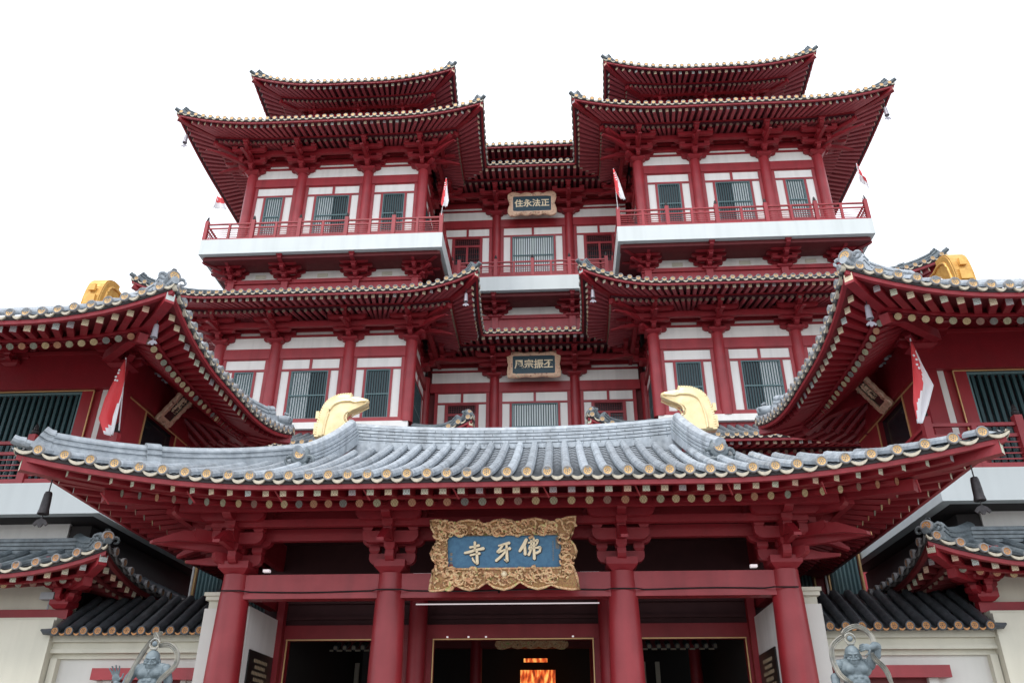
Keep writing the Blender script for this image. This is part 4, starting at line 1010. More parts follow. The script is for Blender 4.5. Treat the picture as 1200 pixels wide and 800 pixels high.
    for x0, x1 in ((-4.98, -2.62), (-1.74, 1.74), (2.62, 4.98)):
        b = MB(); b.box(x0, x0+.025, 18.49, 18.519, 0, 4.11); b.box(x1-.025, x1, 18.49, 18.519, 0, 4.11); b.box(x0, x1, 18.47, 18.499, 4.10, 4.125); T.part('gilt_trim', b, [GLINE])
    for sx in (-1, 1):
        column(T, sx*2.05, 18.3, 0, 5.0, .20, 1, 'inner_column', REDW)
        b = MB(); b.box(sx*5.25-.09, sx*5.25+.09, 16.55, 18.45, 0, 4.50); T.part('porch_wall', b, [WHITE])
        b = MB(); b.box(sx*5.12-.08, sx*5.12+.08, 18.3, 18.5, 0, 4.9); T.part('corner_post', b, [REDW])
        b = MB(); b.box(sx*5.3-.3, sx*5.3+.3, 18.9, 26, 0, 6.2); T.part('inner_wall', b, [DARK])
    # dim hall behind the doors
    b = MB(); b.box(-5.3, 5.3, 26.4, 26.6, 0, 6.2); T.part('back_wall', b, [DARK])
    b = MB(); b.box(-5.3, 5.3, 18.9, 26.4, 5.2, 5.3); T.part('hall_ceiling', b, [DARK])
    for x, y in ((-1.28, 23.4), (1.95, 23.4), (-4.0, 23.4), (4.6, 23.4)): column(T, x, y, 0, 5.2, .16, 1, 'inner_column', REDW)
    b = MB(); b.box(-5.3, 5.3, 23.3, 23.6, 4.55, 4.75); T.part('inner_beam', b, [REDD])
    for x in (-4.9, -4.5, 3.35, 3.75): b = MB(); b.box(x-.06, x+.06, 24.9, 25.0, 2.5, 4.35); T.part('inner_post', b, [CREAM])
    for sx, x0 in ((-1, -5.25), (1, 2.9)):
        m = MB()
        for i in range(9): m.lathe([(.05, 0), (.07, .0), (.07, .4)], 8, (0, 0, 0), 0, Matrix.Translation((x0+.15+i*.24, 22.2, 4.42)) @ Matrix.Rotation(-1.2, 4, 'X'))
        o = T.part('inner_eave_tiles', m, [TILE2], 40)
        m = MB()
        for i in range(9): m.box(x0+.11+i*.24, x0+.19+i*.24, 22.18, 22.195, 4.38, 4.46)
        for i in range(8): m.box(x0+.20+i*.24, x0+.34+i*.24, 22.16, 22.2, 4.33, 4.37)
        T.part('inner_eave_ends', m, [DRIP], parent=o)
    return T
gt = gate()
plaque('name_plaque', 'big blue name board in a carved gilt dragon frame above the gate entrance', (.02, 15.30, 5.235), 2.84, 1.30, R_(8), 0, 2.14, .62, 4, 2, .07, .10, FRAME, BLUE, 'main', .14)
# interior things
def simple(name, label, cat, mb, m, group=None, smooth=False): return solo(name, mb, m, label, cat, group, smooth)
b = MB(); b.box(-.16, .84, 25.0, 25.05, 3.2, 4.15); simple('lit_picture', 'glowing orange shrine picture seen through the middle doorway', 'picture', b, [FIREM])
b = MB(); b.box(-.06, .62, 24.98, 25.03, 4.36, 4.46); simple('lit_sign', 'small glowing orange strip above the shrine picture', 'sign', b, [FIREM])
b = MB(); b.prism([(x*.95+.28, 4.57+z) for x, z in scallop(1.95, .44, 5, 2, .05, .05)], 21.95, 22.05); simple('inner_plaque', 'dim carved board hanging inside just below the middle door lintel', 'plaque', b, [FRAME])
for x0, x1, y, z, lab in ((-1.85, 1.82, 16.75, 4.545, 'long thin tube light below the tie beam over the middle doorway'), (-1.86, -1.50, 16.3, 5.05, 'short tube light on the tie beam left of the blue board'),
                          (1.45, 1.83, 16.3, 5.05, 'short tube light on the tie beam right of the blue board'), (2.75, 4.85, 16.3, 5.04, 'long tube light on the tie beam near the right gate column')):
    b = MB(); b.tube([(x0, y, z), (x1, y, z)], .013, 8); simple('tube_light', lab, 'light', b, [TUBE])
for sx, lab in ((-1, 'small white lamp on the tie beam beside the leftmost gate column'), (1, 'small white lamp on the tie beam beside the rightmost gate column')):
    b = MB(); b.box(sx*4.82-.065, sx*4.82+.065, 16.2, 16.3, 5.10, 5.15); simple('lamp', lab, 'lamp', b, [TUBE])
b = MB(); b.tube([(x, 15.955 if abs(abs(x)-2.25) > .3 and abs(abs(x)-5.35) > .3 else 15.83, 4.655+.012*math.sin(x*2)) for x in np.arange(-5.6, 5.61, .15)], .014, 5)
b.tube([(-.12, 15.95, 4.66), (-.12, 15.94, 4.60)], .02, 5); simple('cable', 'thin black cable strung along the gate tie beam', 'cable', b, [BLACK])
for sx, side in ((-1, 'left'), (1, 'right')):
    T = Thing('stone_tablet', 'black inscribed stone tablet on the white porch wall at the %s' % side, 'tablet', (sx*5.15, 17.5, 1.6), 'black tablets on the porch walls')
    b = MB(); b.box(min(sx*5.159, sx*5.13), max(sx*5.159, sx*5.13), 16.80, 18.22, 1.5, 3.72); T.part('slab', b, [BLACK])
    rg = random.Random(5); b = MB()
    for k in range(18):
        z = 3.52-k*.115; n = rg.randint(5, 11); y = 17.5-n*.045
        for i in range(n): b.box(min(sx*5.129, sx*5.122), max(sx*5.129, sx*5.122), y+i*.09, y+i*.09+.055, z, z+.05)
        for i in range(n): b.box(min(sx*5.1285, sx*5.121), max(sx*5.1285, sx*5.121), y+i*.09+.02, y+i*.09+.03, z-.012, z+.062)
    T.part('inscription', b, [LET2], kind='stuff')

for k, (x, lab) in enumerate(((-1.42, 'first tiny downlight from the left under the middle door lintel'), (-.96, 'second tiny downlight from the left under the middle door lintel'), (-.58, 'third tiny downlight from the left under the middle door lintel'), (1.30, 'tiny downlight alone at the right under the middle door lintel'))):
    b = MB(); b.lathe([(.022, 0), (.022, .03)], 8, (x, 18.46, 4.14)); simple('glint', lab, 'light', b, [TUBE])  # no lamps: reflections at the lintel drawn as small glowing studs
# ------------------------------------------------------------------ side wings (right, mirrored left)
def wing():
    T = Thing('side_wing', 'right hand red wing pavilion with balcony and gold finial, cut by the right edge', 'pavilion', (12.2, 17.8, 0), 'matching side wings')
    YW, XW = 17.8, 9.72
    Rf = Roof(T, (7.05, 17.4, 14.35, 22.75), 10.17, .62, .10, 3.4, .62, .0, 5.0, 2.70, sl2=.75, sp=.347, k=1.05, indiv=('front', 'left'), dR=.95)
    Rf.build({'front': ('hip', 'hip'), 'left': ('hip', 'hip')}, row_n=5, ridge=2.5)
    Rb = Roof(T, (7.05, 17.4, 14.35, 22.75), 10.17, .62, .10, 3.4, .62, .0, 5.0, 2.70, sl2=.75, sp=.347, k=1.05, dR=.95)
    Rb.kinds = {}; Rb.Dt = 4.1; Rb.build({'back': ('hip', 'hip')}, row_n=2, ridge=False, detail=False)
    b = MB(); b.box(12.02, 12.38, 19.5, 21, 12.4, 13.25); T.part('main_ridge', b, [TILE], parent=Rf.o_roof)
    ridge_beast(T, Rf.o_roof, (12.2, 19.75, 13.20), (0, 1, 0), .50, 1.05, GOLD2)
    # walls
    b = MB(); b.box(XW+.15, 16.5, YW+.3, 22.4, 0, 12.2); T.part('core_wall', b, [REDD])
    b = MB(); b.box(XW-.15, 16.5, YW-.16, YW+.3, 9.93, 10.93); T.part('lintel_beam', b, [REDW])
    b = MB(); b.box(XW-.10, 16.5, YW-.10, YW+.3, 10.97, 11.75); T.part('upper_beam', b, [REDW])
    b = MB(); b.box(XW-.19, 16.5, YW-.20, YW-.161, 10.86, 10.95); T.part('beam_moulding', b, [RED])
    b = MB(); b.box(XW-.14, 16.5, YW-.14, YW-.101, 11.32, 11.40); T.part('beam_moulding', b, [RED])
    b = MB(); b.box(XW-.15, XW+.16, YW+.301, 22.4, 9.93, 10.93); b.box(XW-.10, XW+.16, YW+.301, 22.4, 10.97, 11.75); T.part('side_beam', b, [REDW])
    b = MB(); b.box(XW-.13, XW+.25, YW-.13, YW+.25, 7.3, 9.93); T.part('corner_column', b, [REDW])
    b = MB(); b.box(XW+.26, XW+.45, YW-.02, YW+.1, 7.3, 9.93); T.part('wall_panel', b, [WHITE])
    b = MB(); b.box(XW+.451, XW+.52, YW-.03, YW+.1, 7.3, 9.92); b.box(XW+.52, XW+.66, YW+.02, YW+.1, 7.3, 9.92); b.box(XW+.66, XW+.95, YW-.05, YW+.1, 7.3, 9.92); T.part('window_surround', b, [RED])
    b = MB(); b.box(XW+.64, XW+.665, YW-.06, YW-.03, 7.3, 9.9); b.box(XW+.65, 16.4, YW-.062, YW-.04, 9.895, 9.92); T.part('gilt_trim', b, [GLINE])
    wf = MB(); wf.box(XW+.95, XW+1.0, YW-.03, YW+.06, 7.3, 9.88); wf.box(XW+1.0, 16.4, YW-.03, YW+.06, 9.82, 9.88); wf.box(XW+1.0, 16.4, YW-.03, YW+.06, 7.3, 7.36); wo = T.part('window', wf, [TEALL])
    sm = MB(); sm.box(-.035, .035, -.02, .04, 7.36, 9.82); sme = sm.mesh('slat', [TEAL])
    for i in range(34): T.piece('slat', sme, Matrix.Translation((XW+1.08+i*.155, YW, 0)), wo)
    pn = MB(); pn.box(XW+1.0, 16.4, YW+.15, YW+.16, 7.36, 9.82, 0); 
    for i in range(4): x = 11.75+i*.22; pn.box(x, x+.10, YW+.12, YW+.149, 7.6, 8.6+.1*(i % 2), 1)
    T.part('pane', pn, [GLASS, PALEP], parent=wo)
    # side face with its openings
    b = MB(); b.box(XW-.02, XW+.15, YW+.25, YW+1.35, 7.3, 9.92); T.part('side_panel', b, [RED])
    b = MB(); b.box(XW-.02, XW+.15, 20.9, 22.4, 7.3, 9.92); T.part('side_panel', b, [RED])
    b = MB(); b.box(XW+.10, XW+.149, YW+1.35, 20.9, 7.3, 9.92); T.part('side_window', b, [GLASS])
    b = MB(); b.box(XW-.05, XW-.021, YW+.27, YW+.30, 7.3, 9.92); b.box(XW-.05, XW-.021, YW+1.30, YW+1.34, 7.3, 9.92); b.box(XW-.05, XW-.021, 20.92, 20.95, 7.3, 9.92); b.box(XW-.05, XW-.021, YW+.30, 22.4, 9.90, 9.925); T.part('gilt_trim', b, [GLINE])
    T.piece('bracket_set', BRC(), place(XW+.02, YW-.14, 10.40, 1.1, 0, -1, .72))
    T.piece('bracket_set', BR(), place(XW+.0, 21.3, 10.55, .85, -math.pi/2, 1, .62)); T.piece('bracket_set', BR(), place(XW+2.9, YW-.1, 10.55, .85, 0, 1, .62))
    b = MB(); b.box(9.2, 16, 16.95, 17.1, 10.95, 11.1); b.box(9.0, 9.15, 16.95, 22.3, 10.95, 11.1); T.part('eave_purlin', b, [REDW])
    for y in (18.9, 19.3, 20.4): b = MB(); b.lathe([(.03, 0), (.07, .02), (.08, .12), (.04, .16)], 10, (XW-.3, y, 10.8)); b.box(XW-.31, XW-.1, y-.02, y+.02, 10.88, 10.92); T.part('spotlight', b, [PLAST], 35)
    # balcony
    b = MB(); b.box(9.03, 17, 16.95, 17.2, 6.57, 7.28); T.part('balcony_slab', b, [BAND])
    b = MB(); b.box(9.03, 9.28, 17.201, 24.4, 6.571, 7.279); T.part('balcony_slab', b, [BAND])
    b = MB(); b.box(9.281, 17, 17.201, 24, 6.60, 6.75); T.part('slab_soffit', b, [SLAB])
    railing(T, (9.13, 17.05), (16.93, 17.05), 7.28, 8, fin=2, H=1.06); railing(T, (9.13, 22), (9.13, 17.05), 7.28, 5, fin=9, H=1.06)
    # middle storey strip and lower skirt roof
    b = MB(); b.box(10.2, 17, 17.9, 18.0, 6.05, 6.6); T.part('wall_panel', b, [WHITE])
    b = MB(); b.box(9.7, 17, 17.8, 17.95, 5.7, 6.05); T.part('waist_beam', b, [REDD])
    b = MB(); b.box(9.7, 10.2, 17.951, 24, 5.6, 6.56); T.part('passage_wall', b, [SLAB])
    Rl = Roof(T, (8.18, 17, 16.12, 24), 5.22, .48, .08, 2.6, .40, .04, 1.75, 1.35, sp=.40, k=.92, indiv=('front',), dR=.62, disc='b', mats=(TILE2, REDW)); Rl.sheetm = TILED
    Rl.build({'front': ('hip', 'open')}, ridge=1.7)
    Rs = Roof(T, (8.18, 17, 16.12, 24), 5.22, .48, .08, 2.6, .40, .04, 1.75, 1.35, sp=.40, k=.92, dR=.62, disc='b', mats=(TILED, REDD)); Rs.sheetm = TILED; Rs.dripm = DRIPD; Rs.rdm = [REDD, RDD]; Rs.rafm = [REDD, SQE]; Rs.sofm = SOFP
    Rs.build({'left': ('open', 'hip')}, row_n=3, ridge=False, detail=True)  # darker copies of the front's materials: this side's shade put into the colour
    # fluted ridge along the top of the skirt roof
    rb = MB(); 
    for i in range(4): rb.box(9.3, 17, 17.50, 17.8, 5.84+i*.085, 5.90+i*.085); rb.box(9.32, 17, 17.535, 17.8, 5.90+i*.085, 5.925+i*.085)
    T.part('skirt_ridge', rb, [TILE2])
    # lower storey
    b = MB(); b.box(9.62, 17, 17.55, 18.0, 4.62, 5.6); T.part('lower_panel', b, [CREAM])
    b = MB(); b.box(9.45, 17, 17.42, 17.6, 4.42, 4.62); T.part('lower_beam', b, [REDW])
    T.piece('bracket_set', BRBC(), place(9.6, 17.45, 4.62, .8, 0, -1, .8))
    b = MB(); b.box(9.52, 17, 17.12, 18.4, 0, 4.36); b.box(9.52, 17, 17.2, 18.4, 4.36, 4.419); T.part('lower_wall', b, [CREAM])
    b = MB(); b.box(9.75, 12, 18.4, 24, 4.3, 6.5); T.part('inner_core', b, [DARK])
    return T
wg = wing(); mirror_copy(wg.root, 'left hand red wing pavilion with balcony and gold finial, cut by the left edge')
# hall ground-floor windows between gate and wings
def lowside(sx, lab):
    T = Thing('side_passage', lab, 'building', (sx*7.5, 22.2, 0), 'passages beside the gate hall')
    b = MB(); xa, xb = sorted((sx*5.7, sx*9.0)); b.box(xa, xb, 22.3, 22.5, 0, 8.5); T.part('wall', b, [REDW])
    for i, (x0, x1) in enumerate(((6.0, 6.35), (6.75, 7.65), (8.15, 8.9))):
        xa, xb = sorted((sx*x0, sx*x1)); b = MB(); b.box(xa, xb, 22.2, 22.29, 4, 6.9); wo = T.part('window', b, [TEAL])
        n = max(3, int((xb-xa)/.1)); s_ = MB()
        for k in range(n): x = xa+(xb-xa)*(k+.5)/n; s_.box(x-.02, x+.02, 22.16, 22.199, 4, 6.88)
        T.part('slats', s_, [TEALL], parent=wo, kind='stuff')
        for x in (xa-.06, xb+.06): b = MB(); b.box(x-.02, x+.02, 22.15, 22.25, 4, 6.9); T.part('gilt_trim', b, [GLINE])
        b = MB(); b.box(xa-.16, xa-.11, 22.16, 22.24, 4, 6.9); T.part('white_strip', b, [WHITE])
lowside(-1, 'slatted passage front glimpsed between the gate hall and the left wing'); lowside(1, 'slatted passage front glimpsed between the gate hall and the right wing')

# ------------------------------------------------------------------ boundary walls with tile coping
def bwall():
    T = Thing('boundary_wall', 'pale panelled wall with dark tile coping and pier, right of the gate', 'wall', (7.8, 17.3, 0), 'tile capped walls beside the gate')
    b = MB(); b.box(6.04, 9.50, 17.45, 17.9, 0, 4.05); T.part('wall_body', b, [CREAM2])
    b = MB(); b.box(6.04, 9.519, 17.22, 17.449, 3.93, 4.06); b.box(6.04, 9.519, 17.30, 17.448, 3.80, 3.929); b.box(6.04, 9.519, 17.26, 17.449, 3.72, 3.799); b.box(6.04, 9.519, 17.38, 17.449, 3.62, 3.719); T.part('cornice', b, [CREAM])
    b = MB(); b.box(9.36, 9.50, 17.30, 17.46, 0, 3.62); T.part('panel_reveal', b, [CREAM])
    sh = MB(); sh.add([(6.0, 16.98, 4.06), (9.5, 16.98, 4.06), (9.5, 18.5, 5.0), (6.0, 18.5, 5.0), (6.0, 16.98, 4.04), (9.5, 16.98, 4.04), (9.5, 18.5, 4.9), (6.0, 18.5, 4.9)], [(0, 1, 2, 3), (7, 6, 5, 4), (0, 4, 5, 1), (1, 5, 6, 2), (3, 2, 6, 7), (0, 3, 7, 4)])
    cp = T.part('coping', sh, [TILED])
    rm = MB(); V = []; F = []; ns = 8
    for j in range(19):
        y = j/18*1.55; fr = (j % 3)
        for i in range(ns): a = -.2+(math.pi+.4)*i/(ns-1); rr = .105*(1.04 if fr == 0 else .97); V.append((rr*math.cos(a), y*.85+.0*y, y*.545+rr*math.sin(a)))
    for j in range(18): F += [(j*ns+i, j*ns+i+1, (j+1)*ns+i+1, (j+1)*ns+i) for i in range(ns-1)]
    rm.add(V, F); rme = rm.mesh('tile_row', [TILED], 30)
    dk = shared('coping_tile_end', U_DISC, [TILED, GOLDD], 35)
    for i in range(11):
        x = 6.30+i*.305
        T.piece('tile_row', rme, Matrix.Translation((x, 16.98, 4.10)), cp)
        T.piece('coping_tile_end', dk, Matrix.Translation((x, 16.95, 4.11)) @ Matrix.Diagonal((.095, .10, .095, 1)), cp)
        if i < 10: T.piece('coping_drip_tile', shared('coping_drip', U_DRIP, [GOLDD]), Matrix.Translation((x+.09, 16.97, 4.085)) @ Matrix.Diagonal((.125, .1, .14, 1)), cp)
    T.part('coping_corner', MB().tube([(9.42, 17.0, 4.10), (9.58, 16.98, 4.10), (9.66, 16.98, 4.14)], [.07, .06, .02], 8), [TILED], 40)
    b = MB(); b.box(5.66, 6.04, 16.42, 17.9, 0, 4.44); T.part('pier', b, [CREAM2])
    b = MB(); b.box(5.72, 6.0, 16.5, 17.85, 4.44, 4.60); b.box(5.68, 6.05, 16.42, 17.9, 4.60, 4.68); b.box(5.65, 6.08, 16.38, 17.9, 4.681, 4.75); T.part('pier_cap', b, [CREAM])
    b = MB(); b.box(6.35, 8.5, 17.18, 17.449, 3.20, 3.42); T.part('canopy', b, [RED])
    b = MB(); b.box(6.7, 8.1, 17.41, 17.448, 0, 3.199); T.part('doorway', b, [REDD])
    b = MB(); b.box(6.6, 6.7, 17.38, 17.449, 0, 3.199); b.box(8.1, 8.28, 17.30, 17.449, 0, 3.199); T.part('door_jamb', b, [CREAM2])
    return T
bw = bwall(); mirror_copy(bw.root, 'pale panelled wall with dark tile coping and pier, left of the gate')
# wing side plaques (hung under the inner side beams)
for sx, txt, lab in ((-1, '鼓樓', 'small leaning black board in a pale frame under the left wing eave'), (1, '鐘樓', 'small leaning black board in a pale frame under the right wing eave')):
    plaque('name_plaque', lab, (sx*9.20, 19.80, 10.33), .74, 1.26, R_(36), -sx*math.pi/2, .42, .88, 3, 5, .025, .02, FRAME2, BLACK, txt, .06)
# wall floodlight at left
b = MB(); b.box(-10.05, -9.75, 17.25, 17.45, 4.80, 4.95); b.tube([(-9.9, 17.4, 4.8), (-9.92, 17.42, 4.62)], .02, 6)
simple('floodlight', 'grey box floodlight on the cream strip of the left wing', 'lamp', b, [PLAST])

# ------------------------------------------------------------------ bells and flags
bell(-8.14, 13.75, 5.85, 1.0, 'dark wind bell hanging from the left tip of the gate roof'); bell(8.14, 13.75, 5.85, 1.0, 'dark wind bell hanging from the right tip of the gate roof')
SILV = mat('pale_bell', (.30, .28, .31), .45, metal=.3)
bell(-7.54, 14.92, 9.98, .78, 'pale wind bell under the inner corner of the left wing roof', m=SILV); bell(7.54, 14.92, 9.98, .78, 'pale wind bell under the inner corner of the right wing roof', m=SILV)
bell(-2.74, 30.1, 19.75, 1.0, 'pale wind bell at the inner corner of the left tower lower eave', m=SILV); bell(2.74, 30.1, 19.75, 1.0, 'pale wind bell at the inner corner of the right tower lower eave', m=SILV)
bell(-17.2, 30.3, 29.6, 1.2, 'tiny wind bell at the outer corner of the left tower top eave', m=SILV); bell(17.2, 30.3, 29.6, 1.2, 'tiny wind bell at the outer corner of the right tower top eave', m=SILV)
flag2((-9.02, 16.95, 8.50), (-8.95, 16.40, 10.10), [((-8.97, 16.4, 10.05), (-8.94, 16.4, 10.05), 1), ((-9.10, 16.4, 9.55), (-8.85, 16.4, 9.60), 1), ((-9.24, 16.42, 9.10), (-8.80, 16.4, 9.15), .92), ((-9.30, 16.45, 8.62), (-8.80, 16.42, 8.62), .8), ((-9.08, 16.5, 8.22), (-8.82, 16.45, 8.18), .0)], 'red and white flag drooping at the left wing balcony corner', 1)
flag2((9.02, 16.95, 8.50), (8.95, 16.40, 10.10), [((8.93, 16.4, 10.02), (8.97, 16.4, 10.02), 1), ((8.84, 16.4, 9.39), (9.05, 16.4, 9.45), .85), ((8.78, 16.4, 9.0), (9.17, 16.4, 8.93), .45), ((8.70, 16.42, 8.58), (8.98, 16.42, 8.50), .2), ((8.68, 16.45, 8.10), (8.76, 16.42, 8.08), .0)], 'red and white flag drooping at the right wing balcony corner', 1)
flag2((-4.17, 31.05, 24.9), (-3.95, 30.6, 26.75), [((-3.98, 30.6, 26.7), (-3.93, 30.6, 26.7), 1), ((-4.08, 30.6, 26.0), (-3.86, 30.6, 26.0), .5), ((-4.16, 30.65, 25.3), (-3.78, 30.65, 25.4), .4), ((-4.10, 30.7, 25.15), (-3.85, 30.7, 25.1), .0)], 'furled flag at the inner corner of the left tower balcony', 1)
flag2((4.17, 31.05, 24.9), (4.05, 30.6, 26.95), [((4.03, 30.6, 26.9), (4.09, 30.6, 26.9), 1), ((4.05, 30.6, 26.2), (4.28, 30.6, 26.2), .7), ((4.10, 30.65, 25.6), (4.44, 30.65, 25.5), .3), ((4.30, 30.7, 25.2), (4.52, 30.7, 25.15), .0)], 'furled flag at the inner corner of the right tower balcony', 1)
flag((-15.5, 31.1, 24.9), (-15.2, 30.8, 26.3), 'red topped flag at the outer corner of the left tower balcony', .75, .25, .8, .5, 1)
flag((15.5, 31.1, 24.9), (15.45, 30.8, 26.9), 'red and white flag at the outer corner of the right tower balcony', .35, 1.0, .8, .4, 1)

# ------------------------------------------------------------------ guardian statues
def skin(name, verts, edges, radii, mats, root=0, sub=2):
    me = bpy.data.meshes.new(name); me.from_pydata([tuple(v) for v in verts], edges, [])
    o = bpy.data.objects.new(name, me); COL.objects.link(o)
    m = o.modifiers.new('skin', 'SKIN'); m.use_smooth_shade = True
    for i, r in enumerate(radii):
        d = me.skin_vertices[0].data[i]; rr = r if isinstance(r, tuple) else (r, r); d.radius = rr; d.use_root = (i == root)
    o.modifiers.new('sub', 'SUBSURF').levels = sub; o.modifiers['sub'].render_levels = sub
    bpy.context.view_layer.update()
    me2 = bpy.data.meshes.new_from_object(o.evaluated_get(bpy.context.evaluated_depsgraph_get())); bpy.data.objects.remove(o)
    me2.materials.clear()
    for x in mats: me2.materials.append(x)
    for p in me2.polygons: p.use_smooth = True
    me2.name = name; return me2
def blob(mb, c, r, M=None, n=12, m=0):
    rx, ry, rz = r; V = []; F = []; nr = n//2
    for j in range(nr+1):
        ph = math.pi*j/nr
        for i in range(n): th = 2*math.pi*i/n; V.append((c[0]+rx*math.sin(ph)*math.cos(th), c[1]+ry*math.sin(ph)*math.sin(th), c[2]-rz*math.cos(ph)))
    for j in range(nr): F += [(j*n+i, j*n+(i+1) % n, (j+1)*n+(i+1) % n, (j+1)*n+i) for i in range(n)]
    mb.add(V, F, m, M)
def fuse(mb, name, vox, mats, smooth_it=3):
    """join overlapping volumes into one continuous skin"""
    me = mb.mesh(name, mats); o = bpy.data.objects.new(name, me); COL.objects.link(o)
    r = o.modifiers.new('r', 'REMESH'); r.mode = 'VOXEL'; r.voxel_size = vox
    s_ = o.modifiers.new('s', 'SMOOTH'); s_.iterations = smooth_it; s_.factor = .5
    bpy.context.view_layer.update(); me2 = bpy.data.meshes.new_from_object(o.evaluated_get(bpy.context.evaluated_depsgraph_get())); bpy.data.objects.remove(o)
    me2.materials.clear(); me2.materials.append(mats[0])
    for p in me2.polygons: p.use_smooth = True
    return me2
def limb(mb, pts, rs, n=12):
    pts = [Vector(p) for p in pts]
    mb.tube(pts, rs, n)
    for p, r in zip(pts, rs): blob(mb, p, (r, r, r))
def hand(mb, w0, d, up, size, curl, splay=.25, side=1):
    """palm + five bent fingers; d = direction of the fingers, up = back of the hand"""
    w0 = Vector(w0); d = Vector(d).normalized(); up = Vector(up).normalized(); s_ = d.cross(up).normalized()*side
    pc = w0+d*size*.45
    M = Matrix((s_*size*.40, d*size*.50, up*size*.16)).transposed().to_4x4(); M.translation = pc; blob(mb, (0, 0, 0), (1, 1, 1), M, 14)
    for i, (o, L) in enumerate(((-.30, .72), (-.10, .82), (.10, .78), (.29, .62))):
        p = pc+d*size*.42+s_*size*o; a = d+s_*splay*o*2.2; q = [p]; ang = 0; cur = a.normalized()
        for seg in (.45, .32, .25):
            ang = curl; cur = (cur*math.cos(ang)-up*math.sin(ang)).normalized(); q.append(q[-1]+cur*size*L*seg*1.1)
        mb.tube(q, [size*.105, size*.095, size*.085, size*.07], 8); 
        for z, r in zip(q, (.105, .095, .085, .07)): blob(mb, z, (size*r,)*3, None, 8)
    p = w0+d*size*.25-s_*size*.32; cur = (d*.5-s_*.85-up*.3*curl).normalized(); q = [p, p+cur*size*.38, p+cur*size*.38+(d*.9-s_*.4-up*curl*.6).normalized()*size*.34]
    mb.tube(q, [size*.13, size*.105, size*.08], 8)
    for z, r in zip(q, (.13, .105, .08)): blob(mb, z, (size*r,)*3, None, 8)
